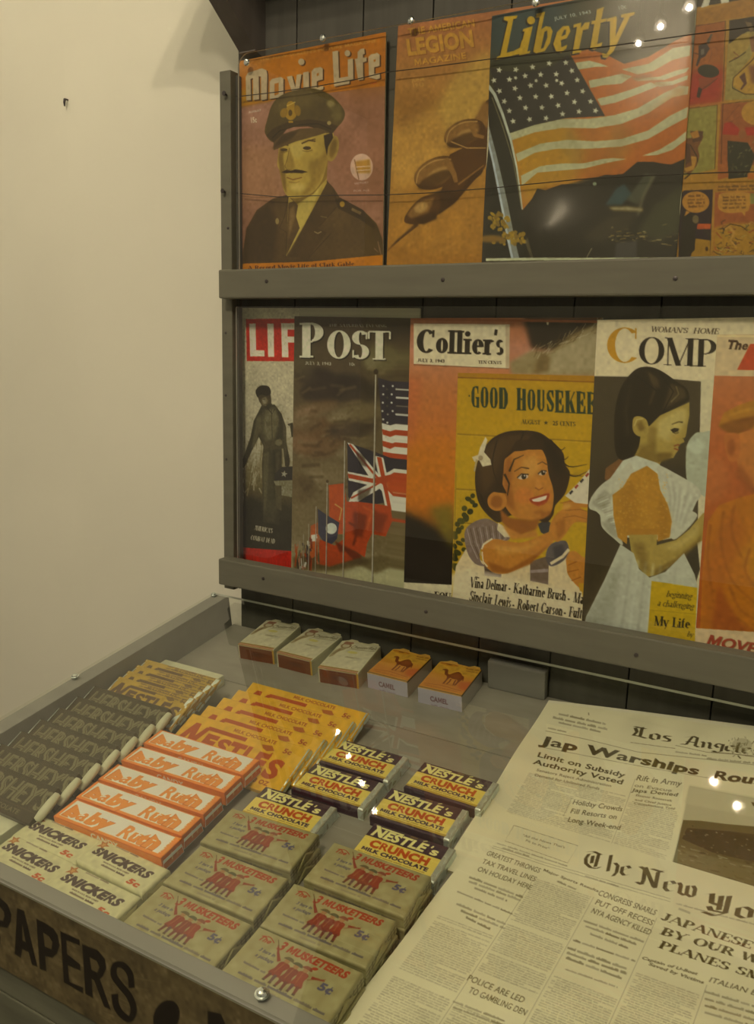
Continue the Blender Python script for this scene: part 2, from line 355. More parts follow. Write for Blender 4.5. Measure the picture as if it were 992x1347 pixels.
def serif(s, thick=0.17, thin=0.05, sp=0.0, ser=0.1):
    """loops for a string in the drawn serif alphabet; each loop filled on its own"""
    x = 0.0; out = []
    for ch in s:
        if ch.isdigit():
            L_, ad = _char(ch, .02); out.append([l*[.95, 1]+[x, 0] for l in L_]); x += ad*.95+sp; continue
        adv, els = SG.get(ch, SG.get(ch.upper(), SG['o']))
        adv += (thick-0.17)*0.9
        k = 1+(thick-0.17)*0.9
        for e in els:
            t = e[0]
            if t == V:
                fl = e[4] if len(e) > 4 else 'tb'
                out.append([(x+e[1]*k-thick/2, e[2]), (x+e[1]*k+thick/2, e[2]), (x+e[1]*k+thick/2, e[3]), (x+e[1]*k-thick/2, e[3])])
                for f_, yy in (('t', e[3]-thin), ('b', e[2])):
                    if f_ in fl: out.append([(x+e[1]*k-thick/2-ser*.8, yy), (x+e[1]*k+thick/2+ser*.8, yy), (x+e[1]*k+thick/2+ser*.8, yy+thin), (x+e[1]*k-thick/2-ser*.8, yy+thin)])
            elif t == Hh: out.append([(x+e[1]*k, e[3]-thin/2), (x+e[2]*k, e[3]-thin/2), (x+e[2]*k, e[3]+thin/2), (x+e[1]*k, e[3]+thin/2)])
            elif t == Dd:
                w = thick if e[5] else thin*1.2
                dx = w/2
                if abs(e[3]-e[1]) < 1e-6 or abs(e[4]-e[2]) > 0.1: out.append([(x+e[1]*k-dx, e[2]), (x+e[1]*k+dx, e[2]), (x+e[3]*k+dx, e[4]), (x+e[3]*k-dx, e[4])])
            elif t == Oo:
                a = np.radians(np.linspace(e[5], e[6], 25)); c, s_ = np.cos(a), np.sin(a)
                hx = thick/2*1.02; hy = thin/2*1.1
                if e[3] < thick*0.5: ro = ri = None; out.append([(x+e[1]*k+c_*max(e[3], thick*.55), e[2]+s2*max(e[4], thick*.5)) for c_, s2 in zip(c, s_)]); continue
                o_ = [(x+e[1]*k+c_*(e[3]+hx*.6), e[2]+s2*(e[4])) for c_, s2 in zip(c, s_)]
                i_ = [(x+e[1]*k+c_*max(0.01, e[3]-hx*1.4), e[2]+s2*max(0.01, e[4]-2*hy)) for c_, s2 in zip(c, s_)]
                out.append(o_+i_[::-1])
            elif t == Ss:
                yy = e[2]-(thin if e[2] > 0.3 else 0)
                out.append([(x+e[1]*k-ser-.02, yy), (x+e[1]*k+ser+.02, yy), (x+e[1]*k+ser+.02, yy+thin), (x+e[1]*k-ser-.02, yy+thin)])
        x += adv+sp
    return [[np.array(q) for q in l] if isinstance(l[0], np.ndarray) and l[0].ndim == 2 else [np.array(l)] for l in out], x-sp

class Art:
    """a canvas of W x H millimetres; T maps picture coordinates of the current reading frame to millimetres"""
    def __init__(s, Wmm, Hmm, res=1.4, base=(160, 140, 100), u0=0.0, v0=0.0):
        s.W, s.H, s.res, s.u0, s.v0 = Wmm, Hmm, res, u0, v0
        s.nx = max(2, int(round(Wmm*res))+1); s.ny = max(2, int(round(Hmm*res))+1)
        s.img = np.empty((s.ny, s.nx, 3)); s.img[:] = base
        s.fr = (0, 0, 1); s.plane = None; s.k = 1.0
    def Z(s, ox, oy, sc): s.fr = (ox, oy, sc); s.k = s._k() ; return s
    def mm(s, P):
        P = nums(P)
        if s.plane is None: return P
        px = s.fr[0]+P[:, 0]/s.fr[2]; py = s.fr[1]+P[:, 1]/s.fr[2]
        return s.plane(px, py)
    def _k(s):
        if s.plane is None: return 1.0
        c = np.array([[s.W*.5+s.u0, s.H*.5+s.v0]])
        a = s.plane(np.array([s.cx]), np.array([s.cy])); b = s.plane(np.array([s.cx+10]), np.array([s.cy]))
        return float(np.linalg.norm(b-a)/10/s.fr[2])
    def smp(s, Q): return (np.asarray(Q)-[s.u0, s.v0])*[(s.nx-1)/s.W, (s.ny-1)/s.H]
    def _paint(s, loops, col, soft=0, a=1.0):
        r = coverage([s.smp(L) for L in loops], s.ny, s.nx)
        if r is None: return
        y0, y1, m = r
        if soft:
            kk = soft*s.k*s.res; pad = int(kk*2+2); ya, yb = max(0, y0-pad), min(s.ny, y1+pad)
            M_ = np.zeros((yb-ya, s.nx)); M_[y0-ya:y1-ya] = m; m = blur(M_, kk*0.38) if kk*0.38 > .45 else M_; y0, y1 = ya, yb
        m = (m*a)[..., None]
        s.img[y0:y1] = s.img[y0:y1]*(1-m)+np.asarray(col, float)*m
    def F(s, P, col, soft=0, a=1.0, sm=0):
        P = nums(P)
        if sm: P = catmull(P)
        s._paint([s.mm(P)], col, soft, a); return s
    def E(s, cx, cy, rx, ry, col, ang=0, soft=0, a=1.0):
        t = np.linspace(0, 2*np.pi, 33)[:-1]; c, si = math.cos(math.radians(ang)), math.sin(math.radians(ang))
        x = rx*np.cos(t); y = ry*np.sin(t)
        s._paint([s.mm(np.stack([cx+x*c-y*si, cy+x*si+y*c], -1))], col, soft, a); return s
    def S(s, P, w, col, soft=0, a=1.0, sm=0):
        P = nums(P)
        if sm: P = catmull(P, False)
        ws = np.linspace(w[0], w[1], len(P)) if isinstance(w, (tuple, list)) else np.full(len(P), w)
        t = np.gradient(P, axis=0); t /= np.linalg.norm(t, axis=1, keepdims=True)+1e-9
        n = np.stack([-t[:, 1], t[:, 0]], -1)*ws[:, None]/2
        s._paint([s.mm(np.concatenate([P+n, (P-n)[::-1]]))], col, soft, a); return s
    def N(s, P, nib, col):
        """broad-nib pen stroke"""
        P = nums(P); n = np.asarray(nib, float)/2
        for p, q in zip(P, P[1:]):
            pts = np.array([p-n, p+n, q+n, q-n]); c = pts.mean(0); o = np.argsort(np.arctan2(*(pts-c).T[::-1])); s._paint([s.mm(pts[o])], col)
        return s
    def T(s, txt, p0, p1, h, col, font='b', bold=0.012, shear=0.0, a=1.0, thick=.17, thin=.05, sh=None, up=None, fit=True):
        """text on the baseline p0-p1; h = cap height; both in the reading frame"""
        p0 = np.array(p0, float); p1 = np.array(p1, float)
        if font == 'b': L = sans(txt, bold); wd = max((l[:, 0].max() for l in L), default=1); groups = [L]
        else: groups, wd = serif(txt, thick, thin)
        d = p1-p0; u = d/np.linalg.norm(d); n = np.array([u[1], -u[0]]) if up is None else np.array(up, float)/np.linalg.norm(up)
        sx = np.linalg.norm(d)/wd if fit else h
        def mp(l): return p0+np.outer(l[:, 0]*sx+l[:, 1]*shear*h, u)+np.outer(l[:, 1]*h, n)
        for off, cc in (((sh[0], sh[1]), sh[2]),) if sh else ():
            for g in groups: s._paint([s.mm(mp(l)+[off[0], off[1]]) for l in g], cc, 0, a)
        for g in groups: s._paint([s.mm(mp(l)) for l in g], col, 0, a)
        return s
    def lines(s, p0, p1, h, col, a=0.8, word=(3, 9), gap=1.3, seed=0):
        """a line of small illegible type: broken dashes with ragged tops"""
        r = random.Random(seed*7919+int(p0[0]*13+p0[1]*7))
        p0 = np.array(p0, float); d = np.array(p1, float)-p0; Ld = np.linalg.norm(d); u = d/Ld; n = np.array([u[1], -u[0]]); x = 0
        while x < Ld-1:
            w = min(r.uniform(*word)*h, Ld-x)
            top = []; xx = x
            while xx < x+w:
                st = h*r.uniform(.25, .7); hh = h*r.choice((.7, .7, .75, 1.0)); top += [(xx, hh), (min(xx+st, x+w), hh)]; xx += st
            pts = [(x, 0)]+top+[(x+w, 0)]
            s._paint([s.mm(np.array([p0+u*q[0]+n*q[1] for q in pts]))], col, 0, a*r.uniform(.6, 1.0)); x += w+gap*h*r.uniform(.35, .6)
        return s
    def para(s, A_, B_, C_, n, h, col, a=0.7, seed=0, just=True):
        """n lines of body type filling the parallelogram A (top left), B (top right), C (bottom left)"""
        A_, B_, C_ = (np.array(q, float) for q in (A_, B_, C_)); r = random.Random(seed)
        for i in range(n):
            o = (C_-A_)*(i+.8)/n; ind = 0.06 if r.random() < .2 else 0; e = r.uniform(.5, .9) if r.random() < .12 else 1
            s.lines(A_+o+(B_-A_)*ind, A_+o+(B_-A_)*e, h, col, a, seed=seed*31+i)
        return s
    def vgrad(s, stops):
        v = np.linspace(0, 1, s.ny); st = np.array([q[0] for q in stops]); c = np.array([q[1] for q in stops], float)
        s.img[:] = np.stack([np.interp(v, st, c[:, i]) for i in range(3)], -1)[:, None, :]; return s
    def noise(s, amp, cell, region=None):
        ny, nx = int(s.ny/cell)+3, int(s.nx/cell)+3; g = RNG.normal(size=(ny, nx))
        yy = np.arange(s.ny)/cell; xx = np.arange(s.nx)/cell; y0 = yy.astype(int); x0 = xx.astype(int); fy = (yy-y0)[:, None]; fx = (xx-x0)[None]
        fy = fy*fy*(3-2*fy); fx = fx*fx*(3-2*fx)
        v = (g[np.ix_(y0, x0)]*(1-fy)*(1-fx)+g[np.ix_(y0+1, x0)]*fy*(1-fx)+g[np.ix_(y0, x0+1)]*(1-fy)*fx+g[np.ix_(y0+1, x0+1)]*fy*fx)
        s.img *= 1+amp*v[..., None]; return s
def ink_mesh(name, co, faces, rgb, g=1.0, smooth=True):
    """co (n,3), faces (m,4), rgb (n,3) as seen"""
    me = bpy.data.meshes.new(name); n = len(co); m = len(faces)
    me.vertices.add(n); me.vertices.foreach_set('co', np.asarray(co, np.float32).ravel())
    me.loops.add(m*4); me.loops.foreach_set('vertex_index', np.asarray(faces, np.int32).ravel())
    me.polygons.add(m); me.polygons.foreach_set('loop_start', np.arange(0, m*4, 4, dtype=np.int32))
    at_ = me.color_attributes.new('ink', 'FLOAT_COLOR', 'POINT')
    c = np.ones((n, 4), np.float32); c[:, :3] = alb(inkfix(rgb), g); at_.data.foreach_set('color', c.ravel())
    me.update(calc_edges=True); me.validate()
    if smooth: me.polygons.foreach_set('use_smooth', np.ones(m, bool))
    return me
def grid_faces(ny, nx):
    i = np.arange(ny*nx).reshape(ny, nx)
    return np.stack([i[:-1, :-1], i[1:, :-1], i[1:, 1:], i[:-1, 1:]], -1).reshape(-1, 4)

# ------------------------------------------------------------------ the room
def struct(o): o['kind'] = 'structure'; return o
YB = 0.0145                                   # front of the rack's back boards
XS = float(aty(89, 200, 0.062)[0])            # joint between the two wall panels
struct(box('wall_back', (XS, 0.062, 0), (3.0, 0.16, 2.9), M_WALL))
struct(box('wall_left', (-3.2, 0.074, 0), (XS, 0.16, 2.9), M_WALL))
struct(box('floor', (-3.2, -4.5, -0.1), (3.0, 0.16, 0), M_FLOOR))
struct(box('wall_front', (-3.2, -4.6, 0), (3.0, -4.5, 2.9), M_WALL))
struct(box('ceiling', (-3.2, -4.5, 2.9), (3.0, 0.16, 3.0), M_CEIL))
q = aty(88, 132, 0.06)
nail = empty('wall_hook', 'small bent nail left in the cream wall at its panel joint', 'nail', m=Matrix.Translation(q))
bm = bmesh.new(); add_tube(bm, [(q[0], .078, q[2]), (q[0], .066, q[2]+.001), (q[0], .056, q[2]+.001)], .0012)
bm_obj('shank', bm, M_NAIL, nail)
bm = bmesh.new(); add_tube(bm, [(q[0], .0562, q[2]+.001), (q[0], .055, q[2]-.004), (q[0]-.001, .056, q[2]-.009)], [.002, .0017, .0009]); bm_obj('bent_tip', bm, M_NAIL, nail)

# ------------------------------------------------------------------ the magazine rack
rack = empty('magazine_rack', 'grey painted plank rack behind the case, two ledges of magazines high', 'magazine rack', m=Matrix.Translation((-0.74, YB, 0.9)))
XR = 0.75
seams = [float(aty(x, y, YB)[0]) for x, y in ((385, 805), (461.5, 811), (541, 835), (630, 846), (724, 862), (828, 880), (939, 901))]
XL = float(aty(292.4, 500, -0.016)[0])
edges = [XL+0.004]+seams
d_ = seams[-1]-seams[-2]
while edges[-1] < XR: edges.append(edges[-1]+d_)
for a_, b_ in zip(edges, edges[1:]):
    bm = bmesh.new(); add_box(bm, (a_+.0008, YB, 0.93), (b_-.0008, YB+.012, 1.98), .0008)
    bm_obj('back_board', bm, M_BOARD, rack)
box('backing_sheet', (XL, YB+.0125, 0.5), (XR, YB+.018, 1.98), M_BLACK, rack)
XP = float(aty(305.8, 500, -0.016)[0])
zt = float(aty(294, 93, -0.016)[2])
box('side_post', (XL, -.016, 1.022), (XP, .0012, zt), M_RAIL, rack, .0012)
xi = float(aty(311, 300, 0.0)[0])
box('post_return', (XP, -.0058, 1.022), (XP+.0028, .0012, zt-.004), M_BOARD, rack)
def ledge(l, r_, t, b):
    x0 = float(aty(287.2, 0.5*(t[1]+b[1]), -.036)[0]); z1 = float(aty(*t, -.036)[2]); z0 = float(aty(*b, -.036)[2])
    o = box('ledge_rail', (x0, -.036, z0), (XR, -.016, z1), M_RAIL, rack, .0022)
    box('ledge_floor', (XL+.002, -.016, z0+.002), (XR, YB, z0+.010), M_BOARD, rack)
    for fx in (0.075, 0.31, 0.55):
        bm = bmesh.new(); add_lathe(bm, [(.0024, -.0006), (.0022, .0006), (.0008, .0009)], 10, Matrix.Translation((x0+fx, -.036, (z0+z1)/2+.003*math.sin(fx*30))) @ Matrix.Rotation(math.pi/2, 4, 'X'))
        bm_obj('nail_head', bm, M_NAIL, o)
    return z0, z1
LZ0, LZ1 = ledge(0, 0, (287, 734.8), (287, 768.6))
MZ0, MZ1 = ledge(0, 0, (287, 354.7), (287, 392.6))
# awning bracket: a thick gusset board rising from the post towards the viewer
xb0 = float(aty(312, 96, -.01)[0]); xb1 = float(aty(333, 72, -.01)[0])
AZT = float(aty(340, 70, -.0085)[2])+.003
p_lo = at(311.5, 97, (xb0, 0, 0), (1, 0, 0)); p_hi = at(258, 0, (xb0, 0, 0), (1, 0, 0)); dv = (p_hi-p_lo); 
def brk(t): return (p_lo[1]+dv[1]*t, p_lo[2]+dv[2]*t)
ZBK = float(aty(322, 69, -.0058)[2]); yl, zl = brk(0.0); yh, zh = brk((1.9445-p_lo[2])/dv[2])
prism('awning_bracket', [(YB-.0002, ZBK-.004), (-.0058, ZBK), (-.0058, AZT+.003), (yh, zh), (YB-.0002, zh)], xb0, xb1, M_BRKT, rack)
for k in range(4):                            # assumed awning boards, unseen above the frame, added to shade the rack's top
    box('assumed_awning_board', (XL+.012, -.36+.0935*k, 1.945), (XR, -.36+.0935*k+.092, 1.957), M_BOARD, rack, .0008)
# nails and the wires strung across the upper magazines
def wire(pts, yw=-.0056):
    P = [aty(x, y, yw) for x, y in pts]
    bm = bmesh.new(); add_tube(bm, P, .0005, 6); w = bm_obj('holding_wire', bm, M_WIRE, rack)
    x, y = pts[0]; n = aty(x, y, -.016)
    bm = bmesh.new(); add_tube(bm, [n+[-.004, .006, 0], n+[-.003, -.005, .001]], [.0011, .0013], 8)
    add_tube(bm, [n+[-.003, -.0052, .001], n+[-.003, -.006, .001]], .0028, 10)
    bm_obj('wire_nail', bm, M_NAIL, rack)
    return P
wire([(301, 125), (313, 127), (365, 121), (420, 113), (470, 104), (507, 95), (560, 89), (642, 78), (720, 70), (800, 61), (913, 45), (992, 35), (1100, 22)])
wire([(299, 253), (311, 254), (365, 259), (430, 257), (501, 256.5), (560, 254), (640, 248), (700, 242), (760, 236), (850, 231), (945, 227), (992, 226), (1100, 222)])
for x, y in ((297, 404+34), (298, 604), (300, 300), (297, 520)):
    n = aty(x, y, -.016); bm = bmesh.new(); add_lathe(bm, [(.0018, -.0004), (.0016, .0005), (.0006, .0008)], 10, Matrix.Translation(n) @ Matrix.Rotation(math.pi/2, 4, 'X'))
    bm_obj('nail_head', bm, M_NAIL, rack)

# clear sheets in front of both rows
def sheet(name, label, x0, z0, z1, y0, y1, rad, screws):
    r = empty(name, label, 'clear acrylic sheet', m=Matrix.Translation((x0, y0, z0)))
    bm = bmesh.new(); prof = []
    for k in range(7):
        t = math.pi/2*k/6; prof.append((x0+rad-rad*math.cos(t), z1-rad+rad*math.sin(t)))
    prof = [(x0, z0)]+prof+[(XR-.01, z1), (XR-.01, z0)]
    a = [bm.verts.new((x, y0, z)) for x, z in prof]; b = [bm.verts.new((x, y1, z)) for x, z in prof]
    fa = bm.faces.new(a); fb = bm.faces.new(b[::-1])
    for i in range(len(a)):
        j = (i+1) % len(a); f = bm.faces.new((a[i], b[i], b[j], a[j])); f.material_index = 1 if 0 <= i <= 7 else 0
    bm_obj('panel', bm, [M_ACRYL, M_EDGE], r)
    for x, y in screws:
        n = aty(x, y, y0); bm = bmesh.new()
        add_lathe(bm, [(.0012, -.0035), (.0012, 0), (.0042, 0), (.0042, .0012), (.003, .0024), (.0012, .0028)], 12, Matrix.Translation(n) @ Matrix.Rotation(math.pi/2, 4, 'X'))
        bm_obj('mounting_screw', bm, M_STEEL, r, smooth=False)
    return r
ax0 = float(aty(313.5, 200, -.0085)[0]); az1 = float(aty(340, 70, -.0085)[2])+.003
sheet('clear_cover_sheet', 'clear acrylic sheet screwed over the upper row of magazines, rounded top corner', ax0, MZ0+.0102, az1, -.0085, -.0065, .016, ((325, 82), (425, 50), (541, 27), (705, 3)))
lx0 = float(aty(311.5, 600, -.0152)[0]); lz1 = float(aty(318, 403.5, -.0152)[2])
sheet('clear_cover_sheet', 'clear acrylic sheet standing over the lower row of magazines, behind the bottom ledge', lx0, LZ0+.0102, lz1, -.0155, -.0138, .002, ())

# ------------------------------------------------------------------ the sloping counter case
case = empty('display_case', 'sloping grey counter case under glass with black painted lettering on its front', 'display case', m=CASE)
def cbox(name, x0, x1, s0, s1, d0, d1, mat, bev=.001, parent=None):
    return box(name, (x0, -s1, -d1), (x1, -s0, -d0), mat, parent or case, bev, local=parent is None, M=None if parent is None else CASE)
XC1 = 1.30
SF = 0.4887; SO = 0.5040
cbox('side_board', -.0215, .0008, -.006, SO-.0005, .0034, .075, M_CASE)
cbox('side_board', XC1-.02, XC1, -.006, SO-.0005, .0034, .075, M_CASE)
bed = float(case_uv(481, 945, FLOOR_D)[1])
cbox('floor_board', .0009, XC1-.0201, -.009, bed-.0006, FLOOR_D, FLOOR_D+.012, M_BED, .0005)
cbox('floor_board', .0009, XC1-.0201, bed+.0006, SF-.0005, FLOOR_D, FLOOR_D+.012, M_BED, .0005)
cbox('front_rail', .001, XC1-.0201, SF, SO, .0034, .09, M_CASE, .0012)
bx0, by0 = case_uv(641, 905.5, FLOOR_D), case_uv(717, 921.7, FLOOR_D)
cbox('stop_block', float(bx0[0]), float(by0[0]), -.0095, .002, .012, FLOOR_D-.0002, M_CASE, .0025)
g = cbox('glass_top', -.0212, XC1, .0, SO-.0006, 0, .003, M_GLASS, 0)
g.data.materials.append(M_EDGE)
for p in g.data.polygons:
    if abs(p.normal.z) < .5 and p.normal.y > .5: p.material_index = 1
def glass_screw(px, py, stand):
    u = case_uv(px, py, 0); bm = bmesh.new()
    add_lathe(bm, [(.0016, -.015), (.0016, 0.0002), (.0052, .0003), (.0052, .001), (.0038, .0012), (.0036, .0024), (.003, .0034), (.0012, .004)], 14, Matrix.Translation((u[0], -u[1], 0)))
    bm_obj('glass_screw', bm, M_STEEL, case, local=True)
glass_screw(345, 1308, 1)
for x, s in ((-.0155, .2515), (-.0155, .006), (-.0155, .452), (.86, .4962)):
    bm = bmesh.new(); add_lathe(bm, [(.0016, -.015), (.0016, 0.0002), (.0045, .0003), (.0045, .001), (.0034, .0012), (.0032, .0026), (.0012, .0034)], 14, Matrix.Translation((x, -s, 0)))
    bm_obj('glass_screw', bm, M_STEEL, case, local=True)
# painted front board (world-vertical)
top = np.array(CASE @ Vector((0, -SO, -.0034))); YF = float(top[1])-.0012; ZT = float(top[2])
ZB = float(aty(0, 1271, YF)[2])
XF0 = G0[0]-.0215
def front_art():
    A = Art(560, (ZT-ZB)*1000, 1.25, (79, 69, 52)); A.plane = lambda px, py: (lambda q: np.stack([(q[..., 0]-XF0)*1000, (ZT-q[..., 2])*1000], -1))(aty(px, py, YF))
    A.cx, A.cy = 150, 1230; A.Z(0, 1120, 4.96)
    A.noise(.10, 14).noise(.07, 4)
    for i in range(26):
        r = random.Random(i); y = r.uniform(250, 900); x = r.uniform(0, 900); A.S([(x, y+x*.5-100), (x+r.uniform(40, 260), y+x*.5-100+r.uniform(20, 130))], r.uniform(2, 9), (94, 82, 60) if i % 2 else (60, 51, 37), soft=4, a=.45)
    K = (26, 21, 15); bg = (75, 65, 48)
    A.F('-60 262 0 298 52 345 78 410 74 455 52 498 0 488 -60 470', K).F('-60 340 0 355 28 392 32 420 22 452 -60 430', bg)
    A.F('-60 520 0 535 6 560 4 600 -20 640 -60 640', K)
    A.F('115 368 160 385 248 752 212 738 190 656 148 634 139 692 98 668', K).F('147 470 170 590 150 580', bg)
    A.F('240 437 300 468 350 500 380 545 392 612 374 668 345 692 298 680 306 782 262 764', K).F('285 528 322 552 345 590 338 636 295 618', bg)
    A.F('396 518 522 575 524 612 436 578 441 668 526 735 529 776 446 742 456 850 546 886 546 926 420 852', K)
    A.F('539 603 640 642 688 700 697 760 675 812 655 832 726 1032 682 1010 616 838 601 830 610 956 560 928', K).F('588 688 634 712 651 752 638 788 600 772', bg)
    A.S('862 888 852 800 806 742 755 742 746 806 790 872 848 945 876 1030 850 1092 796 1060 760 1000 752 928', (40, 44), K, sm=1)
    A.Z(0, 1040, 2.61).E(573, 775, 44, 58, K, 20)
    A.F('714 755 760 765 800 860 812 920 824 860 872 810 900 1000 860 1000 850 900 826 960 790 950 762 880 764 1000 720 1000', K)
    return A
A = front_art(); us = np.linspace(0, A.W, A.nx)/1000+XF0; vs = ZT-np.linspace(0, A.H, A.ny)/1000
X, Z_ = np.meshgrid(us, vs); co = np.stack([X, np.full_like(X, YF-.0004), Z_], -1).reshape(-1, 3)
sign = box('sign_board', (XF0, YF, ZB), (G0[0]+XC1, YF+.012, ZT-.0005), M_FRONT, case, .0008)
sg = link('painted_lettering', ink_mesh('painted_lettering', co, grid_faces(A.ny, A.nx), A.img.reshape(-1, 3)), M_PAINTPRINT, sign)
zz = ZB-.0015
for k, h in enumerate((.026, .09, .12, .12, .12, .12, .12, .12)):
    z0 = max(zz-h, 0.0)
    if zz-z0 > .01: box('front_plank', (XF0, YF+.003, z0), (G0[0]+XC1, YF+.015, zz), M_FRONT, case, .0012)
    zz = z0-.0015
for xa in (XF0, G0[0]+XC1-.012):
    bm = bmesh.new(); add_box(bm, (xa, YF+.016, 0), (xa+.012, .0, ZT-.17)); bm_obj('cabinet_side', bm, M_FRONT, case)

# ------------------------------------------------------------------ ceiling lamps (seen only as reflections)
def spot(L, aim, label, group, bulb):
    L = Vector(L); d = (Vector(aim)-L).normalized(); rot = d.to_track_quat('-Z', 'Y').to_matrix().to_4x4(); M = Matrix.Translation(L) @ rot
    r = empty('track_spotlight', label, 'spotlight', group, Matrix.Translation(L))
    bm = bmesh.new()
    prof = [(.020, .012), (.026, .03), (.026, .09), (.018, .105)]
    add_lathe(bm, [(.0225, .012), (.028, .03), (.028, .092), (.012, .108)], 18, M); bm_obj('housing', bm, M_BLACK, r)
    bm = bmesh.new(); bmesh.ops.create_uvsphere(bm, u_segments=16, v_segments=10, radius=.0105); bm.transform(Matrix.Diagonal((1, 1, 1.25, 1))); bm.transform(M)
    bm_obj('bulb', bm, bulb, r, smooth=True)
    bm = bmesh.new(); e = M @ Vector((0, 0, .10)); add_tube(bm, [e, (e.x, e.y, 2.86)], .006, 8); bm_obj('stem', bm, M_BLACK, r)
def mirror_lamp(px, py, z):
    """where a lamp must hang for its image in the case glass (by way of the clear sheet) to fall here"""
    P = at(px, py, G0, NG); d = rays(px, py); d = d-2*(d @ NG)*NG
    Q = P+d*((-.0155-P[1])/d[1]); d = d*[1, -1, 1]; return Q+d*((z-Q[2])/d[2])
def mirror_up(px, py, z):
    P = aty(px, py, -.0085); d = rays(px, py)*[1, -1, 1]; return P+d*((z-P[2])/d[2])
tracks = []
for nm, f_, pts, z in (('first', mirror_lamp, [(444, 963), (458, 994), (476, 1030), (493, 1067), (515, 1112)], 2.6),
                  ('second', mirror_lamp, [(905, 993), (939, 1028), (970, 1060)], 2.6), ('third', mirror_up, [(840, 57), (869, 35), (907, 10)], 2.6)):
    Ls = [f_(x, y, z) for x, y in pts]
    for L in Ls: spot(L, (-.25, -.2, 1.1), 'black ceiling spotlight aimed at the newsstand, on the %s track' % nm, 'spotlights on the %s track' % nm, {'first': M_BULB1, 'second': M_BULB2, 'third': M_BULB}[nm])
    a_, b_ = Vector(Ls[0]), Vector(Ls[-1]); e_ = (b_-a_).normalized()*.15; bm = bmesh.new(); p0, p1 = a_-e_, b_+e_
    n_ = Vector((-(p1-p0).y, (p1-p0).x, 0)).normalized()*.018
    vs_ = [bm.verts.new((q+s*n_).to_tuple()[:2]+(zq,)) for zq in (2.86, 2.9) for q, s in ((p0, 1), (p1, 1), (p1, -1), (p0, -1))]
    for f in ((0, 1, 2, 3), (4, 5, 6, 7), (0, 1, 5, 4), (1, 2, 6, 5), (2, 3, 7, 6), (3, 0, 4, 7)): bm.faces.new([vs_[i] for i in f])
    o = bm_obj('lamp_track', bm, M_BLACK); tag(o, 'black ceiling track carrying the %s row of spotlights' % nm, 'light track')

# ------------------------------------------------------------------ magazines
def magazine(name, label, TL, TR, Wm, Hm, y, vis, art, gain=1.0, mat=None, res=1.4, base=(160, 140, 100), thick=.0032, bend=None, group=None, tone=1.0, BL=None):
    P0 = aty(*TL, y); e1 = aty(*TR, y)-P0; e1 /= np.linalg.norm(e1); e2 = np.array([e1[2], 0, -e1[0]])
    if BL is not None: e2 = aty(*BL, y)-P0; e2 /= np.linalg.norm(e2); e1 = np.array([-e2[2], 0, e2[0]])
    u0, u1, v0, v1 = vis
    zb = (MZ0 if P0[2] > MZ0 else LZ0)+.0103            # the ledge it stands on
    low = P0+e1*Wm/1e3 if e1[2] < 0 else P0
    Hm = (low[2]-zb)/(-e2[2])*1e3; v1 = min(v1, Hm)
    A = Art(u1-u0, v1-v0, res, base, u0, v0)
    A.plane = lambda px, py: (lambda q: np.stack([(q-P0) @ e1, (q-P0) @ e2], -1)*1000)(aty(px, py, y))
    m = P0+e1*(u0+u1)/2e3+e2*(v0+v1)/2e3; d = AX @ (m-EYE); A.cx, A.cy = 496+FPX*d[0]/d[2], 673.5-FPX*d[1]/d[2]
    art(A)
    root = empty(name, label, 'magazine', group, Matrix.Translation(P0+e1*Wm/2e3+e2*Hm/1e3))
    us = u0+np.linspace(0, A.W, A.nx); vs = v0+np.linspace(0, A.H, A.ny); iu = np.arange(A.nx); iv = np.arange(A.ny)
    if u0 > .5: us = np.r_[0, us]; iu = np.r_[0, iu]
    if u1 < Wm-.5: us = np.r_[us, Wm]; iu = np.r_[iu, A.nx-1]
    if v1 < Hm-.5: vs = np.r_[vs, Hm]; iv = np.r_[iv, A.ny-1]
    U, Vv = np.meshgrid(us, vs); dz = np.zeros_like(U)
    # paper of the cover: rolls back slightly towards its spine and edges
    dz -= .0007*np.exp(-U/2.2)+.0004*np.exp(-(Wm-U)/2.5)
    if bend is not None: dz += bend(U, Vv)
    co = P0+(U[..., None]*e1+Vv[..., None]*e2)/1000+np.array([0, -1.0, 0])*dz[..., None]
    rgb = A.img[np.ix_(iv, iu)]*tone
    link('cover', ink_mesh('cover', co.reshape(-1, 3), grid_faces(len(vs), len(us)), rgb.reshape(-1, 3), gain), mat or M_COVER, root)
    bm = bmesh.new(); cs = []
    for yy in (.0009, thick):
        cs.append([bm.verts.new(P0+e1*u/1e3+e2*v/1e3+np.array([0, yy, 0])) for u, v in ((.3, .3), (Wm-.3, .3), (Wm-.3, Hm-.3), (.3, Hm-.3))])
    bm.faces.new(cs[0]); bm.faces.new(cs[1])
    for i in range(4): bm.faces.new((cs[0][i], cs[1][i], cs[1][(i+1) % 4], cs[0][(i+1) % 4]))
    bm_obj('page_block', bm, M_PAGES, root)
    return root
BLK = (34, 28, 20)
